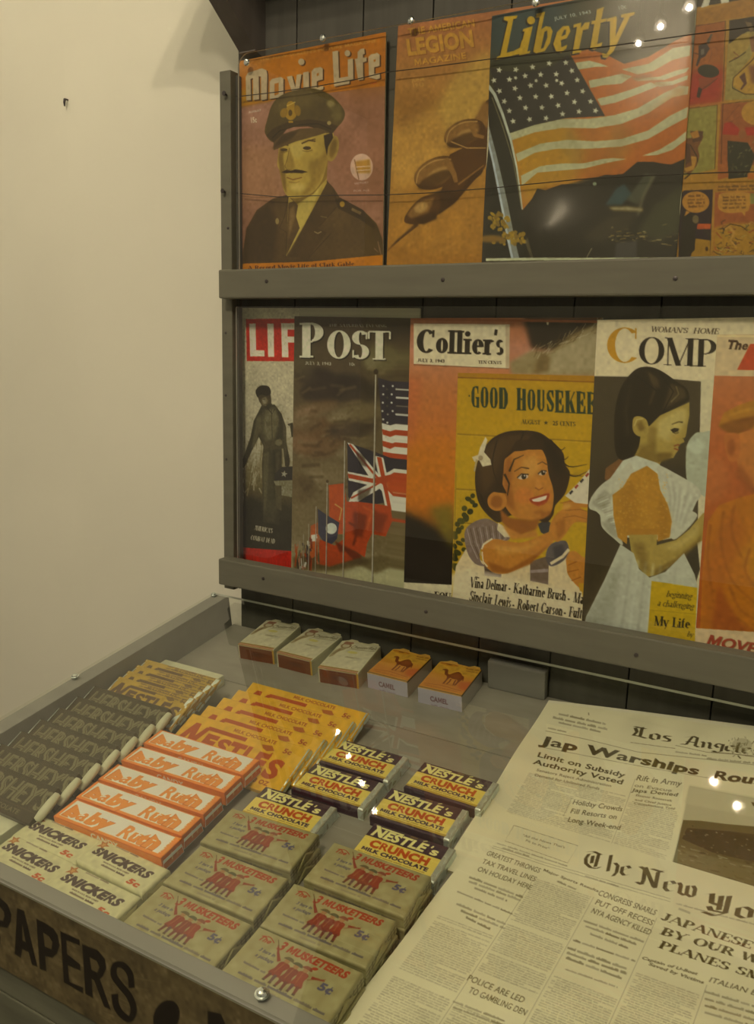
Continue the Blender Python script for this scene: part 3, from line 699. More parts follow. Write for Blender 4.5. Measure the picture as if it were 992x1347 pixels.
# ---- upper row
def art_officer(A):
    A.Z(240, 0, 3.368); A.vgrad([(0, (134, 92, 66)), (1, (118, 80, 56))])
    A.F('420 430 900 380 900 900 760 900', (128, 84, 58), soft=60, a=.7); A.F('245 640 420 650 440 900 245 900', (140, 98, 62), soft=40, a=.6)
    A.F('236 240 920 130 920 378 640 412 430 440 250 472 236 474', (168, 104, 20)); A.F('236 400 380 390 400 442 250 472 236 474', (165, 118, 18), soft=10)
    A.F('500 170 920 130 920 378 760 396', (152, 90, 22), soft=80, a=.5); A.F('236 220 420 230 330 320 236 330', (160, 110, 60), soft=24, a=.6)
    A.T("THE NEW SCREEN'S PICTURE MAGAZINE", (340, 272), (860, 186), 13, (176, 128, 62), bold=.02)
    w = (152, 126, 82); sh = (62, 36, 18); 
    def title(dx, dy, c):
        o = lambda p: nums(p)+[dx, dy]
        for p in ('282 446 280 340 290 322 322 312 352 302 372 310 376 330 374 440 348 446 348 340 338 338 340 440 314 444 312 346 302 350 304 444', '386 440 386 362 396 350 436 340 448 348 448 418 438 430', '462 340 486 334 500 388 506 330 528 326 514 424 492 428', '534 322 560 316 562 410 536 414', '572 410 572 316 584 302 612 296 622 304 622 352 596 360 596 388 624 380 624 394 612 400', '664 228 690 224 694 346 740 338 740 370 672 384', '732 262 756 258 758 352 734 358', '764 262 776 258 776 230 788 218 806 214 808 238 800 242 800 256 816 252 816 272 800 276 802 352 778 356', '826 344 824 252 836 240 864 234 874 242 874 292 850 298 850 328 874 322 876 346 862 352'):
            A.F(o(p), c)
        A.E(527+dx, 274+dy, 14, 15, c); A.E(731+dx, 236+dy, 13, 14, c)
    title(6, 4, sh); title(0, 0, w)
    for p in ('408 424 408 372 426 366 426 416', '596 338 596 326 604 322 604 334', '848 274 848 264 856 262 856 272'): A.F(p, (160, 100, 24))
    A.T('AUGUST', (294, 502), (350, 492), 9, (160, 140, 100)); A.T('15c', (302, 544), (330, 541), 24, (168, 145, 100), bold=.03)
    A.T('USA', (832, 374), (862, 370), 9, (150, 50, 24))
    # the officer: tunic, shirt, tie
    jk = (70, 54, 33); jd = (56, 43, 27); jl = (86, 68, 42)
    A.F('262 1170 268 1110 285 1010 330 930 400 880 470 862 560 870 640 800 668 830 700 880 800 930 860 990 886 1060 890 1150', jk)
    A.F('268 1160 285 1020 330 940 380 910 420 1000 400 1160', jd, soft=14, a=.7); A.F('600 900 700 880 800 960 880 1080 886 1150 560 1150', jl, soft=26, a=.55)
    A.F('402 900 470 868 500 1000 520 1150 420 1160 430 1020', jl, soft=12, a=.5)
    A.F('470 870 505 905 560 870 640 790 640 810 560 960 460 1136 462 1060', (150, 128, 58)); A.F('505 920 620 810 560 960 470 1120', (168, 146, 70), soft=8)
    A.F('470 900 496 890 512 910 504 960 520 1010 462 1130 456 1060 466 980', (82, 64, 40)); A.F('476 925 496 910 500 960 470 1060', (108, 84, 50), soft=6)
    A.F('640 820 672 840 700 900 600 1010 640 1030 560 1140 470 1140 560 960', jk); A.S('668 838 690 910 606 1004 660 1032 560 1142', 3, jd); A.S('470 868 452 960 430 1010 462 1030 458 1140', 3, jd)
    A.F('676 884 700 876 800 930 856 1000 846 1012 780 968 690 924', jd); A.E(708, 904, 11, 13, (140, 112, 40)); A.F('752 920 794 940 788 952 748 932', (104, 84, 52))
    A.E(420, 980, 8, 14, (120, 100, 56)); A.S('584 1026 600 1034 616 1026', 5, (120, 100, 60)); A.S('612 958 640 964', 4, (100, 84, 50))
    # neck, face, ear
    A.F('440 780 470 868 506 902 580 860 640 790 644 700', (118, 96, 42))
    A.F('430 640 424 690 420 730 432 760 440 800 452 850 478 876 520 876 580 850 622 790 646 700 668 640 660 580 560 600 450 640', (156, 132, 60), sm=1)
    A.F('430 650 424 700 432 760 446 830 462 860 456 760 446 700 452 660', (110, 88, 40), soft=8); A.F('560 720 620 690 640 640 652 700 612 800 560 860 520 872 570 800', (128, 104, 46), soft=14, a=.8)
    A.F('470 640 530 624 560 640 520 700 480 700', (172, 148, 74), soft=12, a=.8); A.E(510, 830, 34, 18, (170, 146, 76), soft=10, a=.8)
    A.E(666, 658, 26, 58, (142, 118, 54), 12); A.E(668, 658, 14, 42, (112, 88, 40), 12, soft=5)
    A.F('626 600 664 586 668 610 646 650 640 690 630 640', (50, 38, 22))
    A.S('428 650 450 640 470 644', 6, (72, 54, 28)); A.S('528 636 560 622 590 626', 7, (72, 54, 28)); A.S('560 622 590 616', 5, (66, 50, 26))
    A.E(450, 664, 16, 7, (60, 46, 26)); A.E(552, 656, 18, 8, (60, 46, 26)); A.S('532 668 556 672 576 664', 2.5, (90, 70, 34)); A.S('434 674 452 676 468 670', 2.5, (90, 70, 34))
    A.F('476 660 470 700 456 738 464 752 486 752 500 744 490 700', (136, 112, 50), soft=5); A.S('474 656 466 702 454 736 462 750 484 752', 3, (100, 78, 36))
    A.F('438 764 460 752 482 756 500 750 530 754 556 762 530 768 492 766 462 768', (48, 34, 20), soft=2); A.S('462 786 490 796 530 786', 5, (112, 76, 38)); A.S('470 806 500 810 520 804', 3, (120, 94, 44))
    # peaked cap
    A.F('366 590 376 530 400 460 450 416 540 392 600 396 660 424 712 480 718 520 690 560 640 590 560 560 470 560 410 630', (74, 62, 34), sm=1)
    A.F('400 470 470 412 560 396 640 420 560 470 470 520', (94, 80, 46), soft=22, a=.7); A.F('620 420 700 470 712 520 680 550 650 480', (98, 86, 48), soft=12, a=.6)
    A.F('372 600 400 570 470 540 560 528 640 540 690 560 664 592 560 560 470 564 410 636', (60, 47, 28)); A.F('404 632 440 596 520 570 600 566 650 584 600 600 500 628 404 666', (84, 66, 40)); A.F('396 660 440 600 520 574 480 618', (60, 46, 28), soft=5)
    A.S('398 612 430 580 520 552 600 548 660 572', 5, (46, 36, 22)); A.E(650, 545, 9, 9, (130, 110, 60))
    g = (150, 118, 34)
    A.E(480, 500, 26, 32, g); A.E(480, 466, 18, 18, g); A.E(450, 500, 16, 22, (126, 98, 30), 20); A.E(510, 490, 14, 24, (126, 98, 30), -10); A.S('470 540 490 540', 8, g); A.E(478, 500, 9, 14, (80, 62, 24)); A.S('462 470 500 452', 4, (176, 150, 70))
    A.E(658, 458, 18, 16, (120, 104, 58), soft=3)
    # flag badge, caption band
    A.E(794, 740, 50, 59, (166, 128, 92)); A.F('764 716 830 706 834 766 772 766', (160, 120, 52), soft=3); A.S('762 706 782 796', 5, (120, 84, 54)); A.S('770 740 832 736', 4, (176, 140, 96)); A.S('772 756 832 752', 4, (176, 140, 96))
    A.T('VICTORY', (762, 818), (826, 812), 9, (156, 122, 90)); A.T('FOR ALL', (758, 850), (830, 846), 8, (150, 116, 84))
    A.S('850 1100 880 1130 866 1070', 5, (130, 96, 66), a=.8)
    A.F('256 1180 268 1168 560 1160 900 1128 900 1240 250 1240', (172, 108, 18)); A.T('A Record Movie Life of Clark Gable', (290, 1196), (762, 1176), 17, (66, 34, 16), font='s', thick=.2)
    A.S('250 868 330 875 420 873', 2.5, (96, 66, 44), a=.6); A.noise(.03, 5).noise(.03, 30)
M_OFF = magazine('movie_magazine', 'orange banner magazine with a smiling officer in a peaked cap, above the ledge', (314.5, 80.5), (508.7, 44.5), 206, 283, .002, (0, 206, 0, 256), art_officer, group='magazines on the upper ledge', mat=M_COVER, BL=(318.7, 353))

def art_bomber(A):
    A.Z(490, 0, 3.544); A.vgrad([(0, (152, 96, 60)), (.16, (150, 104, 56)), (.35, (150, 112, 54)), (1, (156, 112, 48))])
    A.F('340 420 420 320 560 260 560 640 360 660 300 560', (168, 134, 66), soft=40, sm=1, a=.9); A.F('80 640 180 560 260 520 330 560 320 700 90 800', (166, 126, 62), soft=36, sm=1, a=.9); A.F('100 760 340 640 350 800 90 900', (172, 132, 66), soft=44, a=.7)
    A.F('110 430 330 420 200 560 110 600', (128, 88, 44), soft=40, a=.55)
    c = (178, 134, 60)
    A.T('THE AMERICAN', (168, 166), (478, 122), 34, c, bold=.03, sh=(3, 2, (120, 70, 40))); A.T('LEGION', (164, 258), (474, 214), 76, c, bold=.045, sh=(4, 3, (118, 70, 38))); A.T('MAGAZINE', (196, 306), (438, 272), 30, c, bold=.03, sh=(3, 2, (120, 72, 40)))
    A.T('JUNE', (184, 382), (244, 374), 13, (178, 138, 70)); A.T('1943', (186, 408), (240, 402), 18, (172, 130, 66), bold=.02)
    d = (76, 50, 26); dd = (58, 38, 20); l = (122, 88, 46); h = (156, 120, 66)
    A.F('560 450 530 470 500 530 470 560 420 690 400 760 560 700', d); A.F('520 470 470 566 540 600 560 500', l, soft=8)
    A.F('540 690 420 690 360 720 330 860 300 960 250 1040 380 950 520 790 560 700', d); A.F('260 910 330 880 400 900 520 770 400 930 310 1000', dd, soft=8, a=.9)
    for (cx, cy, rx, ry, an) in ((430, 622, 100, 62, -22), (300, 806, 112, 70, -26)):
        A.E(cx, cy, rx, ry, d, an); A.E(cx-14, cy-4, rx*.86, ry*.82, l, an, soft=8); A.E(cx+10, cy+14, rx*.55, ry*.52, h, an, soft=10, a=.8); A.E(cx-6, cy+30, rx*.8, ry*.4, dd, an, soft=10, a=.75)
        A.S([(cx-rx*.86, cy+50), (cx-rx*.7, cy-10), (cx-10, cy-ry*.8), (cx+rx*.6, cy-ry*.9)], (4, 6), h, sm=1)
    A.S('455 570 480 630 520 640', (26, 16), l); A.S('340 740 380 810 390 850', (30, 18), l); A.S('366 660 440 690 530 690', 5, h)
    A.F('150 1036 170 980 230 920 300 910 318 950 290 1010 230 1044', d, sm=1); A.F('160 1000 210 940 290 920 260 990 180 1020', l, soft=7); A.E(226, 968, 34, 22, h, -30, soft=8); A.F('200 1030 300 980 300 1020 240 1046', dd, soft=6)
    A.S('210 1044 130 1110 66 1172', (18, 7), d); A.S('180 1060 100 1130', (5, 3), l)
    A.S('400 860 480 800 520 770', (8, 5), l); A.E(480, 820, 44, 12, dd, -38)
    for i in range(34):
        r = random.Random(i); x = r.uniform(120, 480); y = r.uniform(1040, 1200); A.S([(x, y), (x+r.uniform(10, 50), y-r.uniform(0, 30))], r.uniform(4, 12), (176, 132, 66) if i % 3 else (134, 92, 40), soft=5, a=.45)
    A.F('60 1130 300 1190 520 1180 520 1260 60 1260', (150, 104, 40), soft=20, a=.6); A.noise(.04, 4).noise(.03, 24)
magazine('monthly_magazine', 'tan magazine with a brown twin-engined bomber diving through clouds', (523.4, 34), (647, 20.5), 212, 288, .004, (0, 132, 0, 262), art_bomber, group='magazines on the upper ledge', BL=(508.3, 345.7))

def star(A, x, y, r, col, rot=0):
    P = [(x+(r if k % 2 == 0 else r*.42)*math.sin(k*math.pi/5+rot), y-(r if k % 2 == 0 else r*.42)*math.cos(k*math.pi/5+rot)) for k in range(10)]
    A.F(P, col)
def art_flag(A):
    A.Z(640, 0, 2.818); A.vgrad([(0, (50, 58, 58)), (.2, (58, 56, 42)), (.35, (46, 42, 34)), (1, (40, 36, 28))])
    A.F('10 40 260 -40 300 100 180 200 20 220', (46, 62, 76), soft=50, a=.9); A.F('330 0 800 -200 800 160 500 220', (66, 60, 42), soft=70, a=.8)
    A.F('20 215 330 190 420 260 20 330', (44, 46, 34), soft=18, a=.7)
    # stripes
    org = (160, 90, 32); yel = (160, 122, 26); crm = (146, 136, 88); 
    A.F('310 200 380 182 440 200 510 236 600 210 700 150 760 122 760 250 748 590 690 610 580 600 540 640 380 660 240 700 160 760 136 780 84 490 240 440 440 430', org)
    A.F('80 490 300 440 380 560 330 690 240 700 136 780 84 520', yel, soft=44, a=.95); A.F('300 470 520 440 560 560 440 650 320 660', (150, 100, 30), soft=40, a=.6)
    for p in ('330 232 380 224 420 234 452 246 400 248 340 258', '378 298 440 286 500 272 540 282 500 310 430 316 384 326', '410 366 470 352 540 330 610 304 640 318 560 350 480 380 424 392',
              '500 256 600 236 690 178 756 168 754 206 690 222 620 262 560 276', '540 290 640 284 700 262 752 250 740 268 660 296 560 300', '620 306 690 300 748 278 744 296 690 316 640 322',
              '82 492 160 458 260 440 380 440 470 428 560 402 660 344 716 318 750 320 746 350 690 362 600 420 500 460 400 476 280 474 180 490 92 520',
              '108 570 200 532 300 518 400 524 500 516 600 484 680 430 748 396 744 436 680 470 600 516 500 544 380 552 260 552 180 566 116 600',
              '128 652 200 616 280 606 360 606 430 590 470 586 520 590 440 606 360 626 260 634 190 640 132 690', '576 578 640 556 700 520 742 486 738 520 690 556 630 576'): A.F(p, crm)
    A.F('420 234 520 290 620 276 560 300 470 262', (112, 72, 30), soft=10, a=.8); A.F('500 250 640 300 740 340 660 330', (120, 76, 32), soft=12, a=.6); A.F('560 440 640 400 740 380 740 300', (150, 84, 28), soft=30, a=.35)
    A.F('300 440 360 560 330 640 280 560', (120, 110, 70), soft=30, a=.35); A.F('480 430 530 540 500 620 450 540', (120, 100, 60), soft=30, a=.3)
    # canton
    A.F('14 250 60 262 120 268 180 262 250 242 300 204 330 238 380 330 438 430 300 436 180 462 84 494 40 380', (38, 37, 40)); A.F('60 300 300 300 340 420 120 440', (48, 46, 48), soft=40, a=.6)
    R = random.Random(3)
    for row, (x0, y0, x1, y1, n) in enumerate(((28, 298, 316, 264, 6), (48, 334, 336, 300, 6), (66, 372, 356, 340, 6), (84, 410, 386, 374, 6), (98, 452, 404, 406, 6), (48, 264, 294, 230, 5), (108, 290, 260, 300, 3))):
        for k in range(n):
            t = k/(n-1); star(A, x0+(x1-x0)*t, y0+(y1-y0)*t+4*math.sin(k*2+row), 12.5 if row < 6 else 9, (164, 154, 112), R.uniform(-.4, .4))
    # dark landscape below
    A.F('136 782 170 740 190 700 220 706 280 684 350 680 440 648 500 650 560 600 620 600 680 612 740 586 740 970 140 970', (33, 30, 26)); A.F('0 330 20 340 60 420 100 560 136 780 160 970 -20 970 -20 330', (33, 33, 30))
    A.S('6 318 30 350 58 420 90 520 112 620 136 778', (14, 5), (150, 146, 112)); A.S('20 360 60 470 100 600 132 770', 3, (110, 104, 76))
    A.S('0 470 30 590 70 760 114 960', (18, 26), (116, 118, 108)); A.S('-8 470 24 600 62 780 100 960', (7, 9), (150, 150, 132))
    A.F('440 760 480 700 510 680 540 720 500 760', (44, 66, 82), soft=8); A.F('520 740 590 640 630 650 560 760', (70, 76, 70), soft=8, a=.8); A.S('560 800 580 730 620 650', 12, (92, 90, 80), soft=5, a=.8)
    A.F('560 860 620 760 720 690 740 700 720 850 640 900', (56, 58, 44), soft=22, a=.9); A.F('360 880 460 800 560 780 520 860 420 900', (52, 48, 40), soft=20, a=.9)
    A.F('450 768 520 764 580 772 580 784 470 780', (130, 116, 76), soft=4); R2 = random.Random(8)
    for (cx, cy, rx, ry) in ((52, 818, 40, 34), (104, 886, 50, 28)):
        for i in range(34):
            t = R2.uniform(0, 6.3); q_ = R2.uniform(.2, 1); A.E(cx+rx*q_*math.cos(t), cy+ry*q_*math.sin(t), R2.uniform(5, 13), R2.uniform(4, 9), R2.choice(((150, 124, 34), (136, 112, 34), (120, 98, 36))), R2.uniform(0, 180))
    A.E(30, 900, 8, 6, (150, 124, 34)); A.E(20, 886, 50, 14, (120, 92, 40), soft=6)
    for i in range(60):
        r = random.Random(i+50); x = r.uniform(440, 720); y = r.gauss(882, 14); A.S([(x, y), (x+r.uniform(4, 26), y-r.uniform(-3, 5))], r.uniform(2, 5), r.choice(((120, 100, 50), (90, 80, 52), (60, 60, 50), (140, 120, 70))), a=.8)
    A.F('480 900 560 890 556 960 474 960', (56, 56, 62), soft=8); A.F('150 900 170 960 180 960 160 880', (90, 84, 70), soft=2, a=.7); A.S('372 956 392 920', 4, (110, 104, 84))
    A.F('0 958 690 954 690 964 0 968', (168, 160, 110)); 
    # masthead
    yl = (176, 146, 26); sh = (22, 20, 18)
    def ttl(dx, dy, c):
        o = lambda p: nums(p)+[dx, dy]
        for p in ('66 62 116 58 112 68 100 72 76 196 100 190 124 178 132 150 140 150 126 200 36 222 40 212 52 206 80 80 64 74', '138 108 172 98 152 192 164 188 160 198 122 206 142 116 134 118', '186 52 218 44 204 110 220 98 238 100 246 116 236 160 216 190 184 198 174 192 198 66 184 66',
                  '258 190 248 164 262 120 284 98 306 96 312 116 298 142 276 150 278 176 300 166 296 180 276 196', '324 92 352 84 350 104 366 84 384 82 378 108 358 112 342 188 352 184 350 194 318 200 336 100 322 104',
                  '410 36 436 26 426 72 446 68 444 80 424 84 410 164 430 156 426 170 398 184 384 178 400 90 388 90 390 78 404 76', '446 70 482 60 484 72 478 134 510 66 498 64 500 54 550 44 548 54 532 62 470 190 446 214 430 212 428 196 444 200 456 180 458 78 446 80'): A.F(o(p), c)
        A.E(166+dx, 76+dy, 15, 15, c)
        A.F(o('216 118 226 114 226 140 212 178 202 182'), (46, 50, 48) if c != sh else sh); A.F(o('278 136 288 112 296 110 294 128'), (46, 50, 48) if c != sh else sh)
    ttl(-6, 7, sh); ttl(0, 0, yl)
    A.T('JULY 10, 1943', (254, 76), (388, 50), 13, (150, 148, 120)); A.T('10c', (488, 38), (520, 30), 15, (150, 148, 120)); A.E(402, 682, 7, 7, (110, 120, 90)); A.noise(.03, 4).noise(.03, 26)
def bend_flag(U, Vv): return .0066*np.exp(-(((U-66)/46)**2+((Vv-226)/35)**2))+.0012*np.exp(-(((U-12)/20)**2+((Vv-254)/16)**2))+.0006*np.sin(Vv/26+U/60)
magazine('weekly_magazine', 'dark magazine with yellow italic title over a large waving striped flag', (647, 21), (743, 0), 204, 290, .0022, (0, 204, 0, 262), art_flag, mat=M_GLOSSY, bend=bend_flag, group='magazines on the upper ledge', BL=(634, 343))

def art_comic(A):
    A.Z(870, 0, 6.738); bd = (150, 112, 44); A.img[:] = bd
    A.F('0 -400 2200 -400 2200 -160 1000 -40 700 0 290 70 200 80', (44, 38, 32)); A.F('350 70 420 50 450 -60 400 -60', (164, 150, 112)); A.F('520 -60 600 -60 600 20 530 30', (164, 150, 112))
    A.F('640 -60 700 -200 760 -220 740 -60', (164, 150, 112)); A.F('860 -80 900 -260 960 -270 980 -100', (164, 150, 112)); A.F('270 110 700 0 1000 -40 2200 -130 2200 40 900 130 600 170 270 236', (140, 98, 34))
    k = (40, 28, 22)
    A.F('262 232 566 186 534 900 196 940', (136, 78, 34)); A.F('262 640 550 600 534 900 196 940', (140, 44, 34), soft=90); A.S('300 232 570 186 546 900', 5, k); A.S('305 238 272 420', 4, k)
    A.F('330 400 400 380 430 430 390 500 350 520 320 590 306 580 330 500', (52, 40, 44)); A.F('400 370 440 300 456 300 420 400', (78, 70, 64)); A.F('350 440 380 430 380 480 350 490', (90, 84, 84)); A.S('290 470 330 480', 6, k)
    A.E(418, 630, 96, 58, (42, 40, 32), 8); A.F('330 690 500 690 400 790 340 780', (120, 56, 36)); A.S('500 690 440 740 350 800', 4, k); A.F('330 770 364 790 340 870 312 860', (48, 34, 30)); A.S('420 560 450 470 440 420 480 416 500 450', 5, (110, 62, 34)); A.S('250 690 320 600', 6, (120, 62, 34))
    A.F('604 180 1000 120 2200 40 2200 800 1000 870 560 890', (126, 110, 56)); A.F('604 180 1000 120 2200 40 2200 250 1100 260 760 280 600 390', (44, 36, 32)); A.F('600 390 720 300 800 296 780 400 760 440 590 560', (140, 116, 54)); A.S('600 550 680 510 750 460', 7, k); A.S('640 460 690 500 640 520', 7, (110, 60, 36))
    A.F('630 760 640 690 720 600 790 520 820 440 900 400 2200 360 2200 830 740 840', (156, 122, 50)); A.S('900 420 800 540 640 690 630 780 740 834 1000 838', 7, k); A.F('690 680 740 640 760 740 710 800 700 790 730 740', (80, 50, 42)); A.F('770 580 1000 560 1000 740 800 740', (104, 66, 44), soft=10); A.F('780 330 900 290 900 460 800 460', (110, 76, 50)); A.F('740 190 800 200 820 270 790 290', (86, 70, 52), soft=6)
    A.F('236 968 496 932 470 1500 200 1560', (118, 110, 52)); A.S('250 960 498 930 474 1500', 5, k)
    A.F('530 920 2200 800 2200 1400 500 1480', (132, 74, 40)); A.S('530 1480 545 920 1000 872', 5, k); A.S('570 1070 690 930', 6, (104, 56, 34)); A.S('600 1090 700 1030', 4, (104, 56, 34))
    A.F('540 1190 560 1090 620 1080 690 1140 700 1200', (146, 42, 32)); A.F('740 1130 830 1124 830 1200 760 1200', (146, 42, 32)); A.E(716, 1190, 34, 40, (124, 76, 44)); A.E(850, 1000, 140, 110, (158, 118, 48))
    A.Z(870, 180, 7.926)
    A.F('250 20 320 10 400 -60 440 0 380 120 400 200 370 300 300 390 240 370 260 200', (96, 60, 36)); A.F('300 -60 440 -60 420 40 330 60', (70, 44, 32)); A.F('300 -40 380 -70 400 0 330 20', (150, 104, 44)); A.F('310 200 380 210 340 340 260 370 240 330 320 300', (156, 116, 50)); A.F('250 60 300 80 310 250 250 300', (72, 48, 38)); A.S('300 80 370 200 380 260', 10, (44, 30, 24)); A.S('240 440 300 390', 14, k)
    A.F('690 40 900 60 980 200 900 420 700 440 690 250', (40, 40, 32)); 
    for i in range(24):
        r = random.Random(i+9); x = r.uniform(710, 960); y = r.uniform(60, 420); A.S([(x, y), (x+r.uniform(-40, 40), y+r.uniform(-30, 40))], 7, r.choice(((120, 116, 74), (100, 90, 50), (64, 60, 40))), a=.8)
    A.F('590 300 690 260 700 420 590 450', (140, 80, 42)); A.F('900 380 2200 340 2200 430 900 440', (160, 92, 32))
    A.F('236 560 540 548 510 1240 180 1260 180 620', (44, 34, 44)); A.F('380 906 520 906 510 962 370 962', (166, 76, 38)); A.F('360 1060 510 1080 510 1270 300 1270', (142, 108, 36)); A.F('220 800 340 800 360 900 350 1180 260 1260 190 1240', (38, 34, 30)); A.E(358, 860, 34, 44, (96, 84, 60)); A.S('440 960 510 1030 510 1080', 20, (48, 44, 40))
    A.E(360, 680, 142, 112, (156, 112, 48)); A.F('260 770 240 830 300 785', (156, 112, 48))
    for i, y in enumerate((618, 656, 692, 728)): A.lines((268+abs(i-1.5)*10, y+12), (460-abs(i-1.5)*14, y+6), 26, (84, 54, 28), seed=i, word=(1.5, 3.5))
    A.F('566 480 1000 460 2200 420 2200 560 560 580', (150, 108, 42)); 
    for i, y in enumerate((532, 566)): A.lines((590, y), (1500, y-26), 26, (70, 46, 26), seed=i+9, word=(2, 5))
    A.F('560 580 2200 550 2200 1270 540 1270', (136, 76, 44)); A.F('920 590 2200 570 2200 700 920 700', (112, 106, 54)); A.F('550 950 700 900 2200 900 2200 1270 540 1270', (148, 112, 38), soft=14)
    A.F('596 640 640 586 900 580 926 640 920 740 880 780 700 794 620 770 590 720', (160, 118, 52), sm=1); A.F('830 770 870 830 880 770', (160, 118, 52))
    for i, y in enumerate((636, 668, 704, 746)): A.lines((640, y+6), (880, y), 24, (84, 54, 28), seed=i+30, word=(1.5, 3.5))
    for i in range(150):
        r = random.Random(i+90); x = r.uniform(560, 2000); y = r.uniform(880, 1260); pts = [(x, y)]
        for _ in range(3): pts.append((pts[-1][0]+r.uniform(-50, 50), pts[-1][1]+r.uniform(-30, 40)))
        A.S(pts, (12, 4), r.choice(((54, 38, 30), (96, 50, 40), (160, 140, 70), (90, 84, 44), (130, 50, 36), (54, 38, 30))), a=.85)
    A.S('660 960 700 930 760 1000 720 1080 790 1160', (44, 16), (164, 126, 60)); A.S('640 1010 660 950 720 910 830 930 900 980', (10, 8), k); A.E(474, 1168, 16, 24, (60, 40, 24)); A.noise(.04, 3)
magazine('comic_book', 'open comic page of orange panels and speech balloons, half behind the flag magazine', (890, 4), (1000, -18), 210, 330, .004, (0, 210, -30, 280), art_comic, group='magazines on the upper ledge')

# ---- lower row
def art_soldier(A):
    A.Z(270, 380, 3.286); A.vgrad([(0, (160, 142, 98)), (.3, (158, 142, 100)), (.55, (138, 124, 88)), (.7, (90, 82, 60)), (.78, (48, 45, 38)), (1, (46, 43, 36))])
    A.F('140 80 1000 80 1000 125 140 125', (166, 150, 104)); A.F('140 80 162 80 166 1200 140 1200', (160, 142, 96))
    A.F('176 130 1000 126 1000 316 180 312', (172, 38, 26)); w = (186, 168, 124)
    A.F('190 150 218 150 220 265 256 266 256 292 194 292', w); A.F('268 150 296 150 298 294 272 294', w); A.F('328 148 400 148 400 176 356 176 356 206 392 206 392 232 358 232 360 296 332 296', w)
    g1, g2, g3 = (52, 50, 42), (72, 70, 58), (40, 38, 32)
    for i in range(60):
        r = random.Random(i); x = r.uniform(146, 250); y = r.uniform(640, 900); A.S([(x, y), (x+r.uniform(-14, 20), y-r.uniform(20, 90))], r.uniform(2, 6), r.choice(((120, 108, 76), (92, 84, 62), (140, 126, 90), (76, 70, 52))), a=.7)
    A.F('144 940 200 900 260 940 300 1000 1000 960 1000 1140 144 1120', (42, 40, 34), soft=14)
    A.F('246 500 300 500 330 540 350 600 350 660 366 740 360 770 345 766 338 690 320 640 330 680 330 840 320 1020 250 1010 246 760 252 680 232 640 206 690 170 770 158 750 196 640 210 570', g1)
    A.F('250 520 310 510 320 600 300 660 254 660 230 600', g2, soft=10); A.F('250 540 285 560 290 650 260 660', (84, 80, 66), soft=8, a=.8); A.F('252 700 330 690 326 900 300 1010 256 1000', (62, 60, 50), soft=8); A.F('290 700 330 700 326 880 300 900', g3, soft=8, a=.7)
    A.F('250 660 340 650 342 690 252 700', (66, 62, 50)); A.E(318, 664, 16, 14, (96, 90, 72)); A.E(166, 752, 12, 24, (44, 42, 34), 20); A.E(356, 745, 10, 26, (50, 46, 38))
    A.F('230 456 276 450 286 490 276 512 256 516 240 496 232 480', (62, 56, 44), sm=1); A.F('218 440 240 418 274 422 284 450 270 462 240 458 226 468', (38, 35, 29), sm=1); A.F('246 500 290 496 270 530', g1); A.F('236 480 260 470 262 500 246 506', (88, 80, 62), soft=4)
    A.F('262 524 300 520 318 560 300 640 270 650 254 600', (98, 93, 76), soft=5, a=.9); A.S('286 520 290 650', 3, (60, 56, 46)); A.F('222 560 240 540 244 600 214 680 200 690', (78, 74, 62), soft=4); A.F('336 560 346 600 352 700 344 730 338 640', (74, 70, 58), soft=4); A.F('262 574 282 572 282 592 264 594', (84, 80, 66)); A.F('296 570 312 570 312 590 298 592', (84, 80, 66)); A.F('250 712 276 706 268 880 254 990', (84, 80, 66), soft=5, a=.8); A.F('304 706 324 702 318 860 306 980', (70, 66, 54), soft=5, a=.8); A.F('246 474 262 468 272 484 262 506 250 500', (116, 106, 82), soft=3); A.S('248 478 262 476', 2.5, (52, 46, 36)); A.S('254 500 266 498', 2, (60, 52, 40)); A.S('262 508 290 540 300 520', 4, (46, 43, 35))
    A.F('300 800 330 770 400 766 400 830 300 836', (44, 42, 46)); star(A, 341, 800, 16, (130, 122, 96), .2); A.F('296 830 400 826 400 905 320 890', (112, 106, 82)); A.F('300 850 330 850 330 960 310 950', (72, 68, 56)); A.S('360 590 372 580 380 640', 14, g1)
    A.T("AMERICA'S", (212, 1042), (290, 1056), 20, (168, 152, 112), font='s', thick=.22); A.T('COMBAT DEAD', (196, 1084), (300, 1102), 20, (168, 152, 112), font='s', thick=.22)
    A.F('140 1116 1000 1180 1000 1300 140 1300', (168, 34, 24)); A.noise(.05, 3).noise(.03, 20)
magazine('news_magazine', 'white magazine with red corner title block and a soldier, at the left end', (313, 405), (557, 408), 267, 356, .0098, (0, 100, 0, 330), art_soldier, group='magazines on the lower ledge', BL=(314.5, 742))

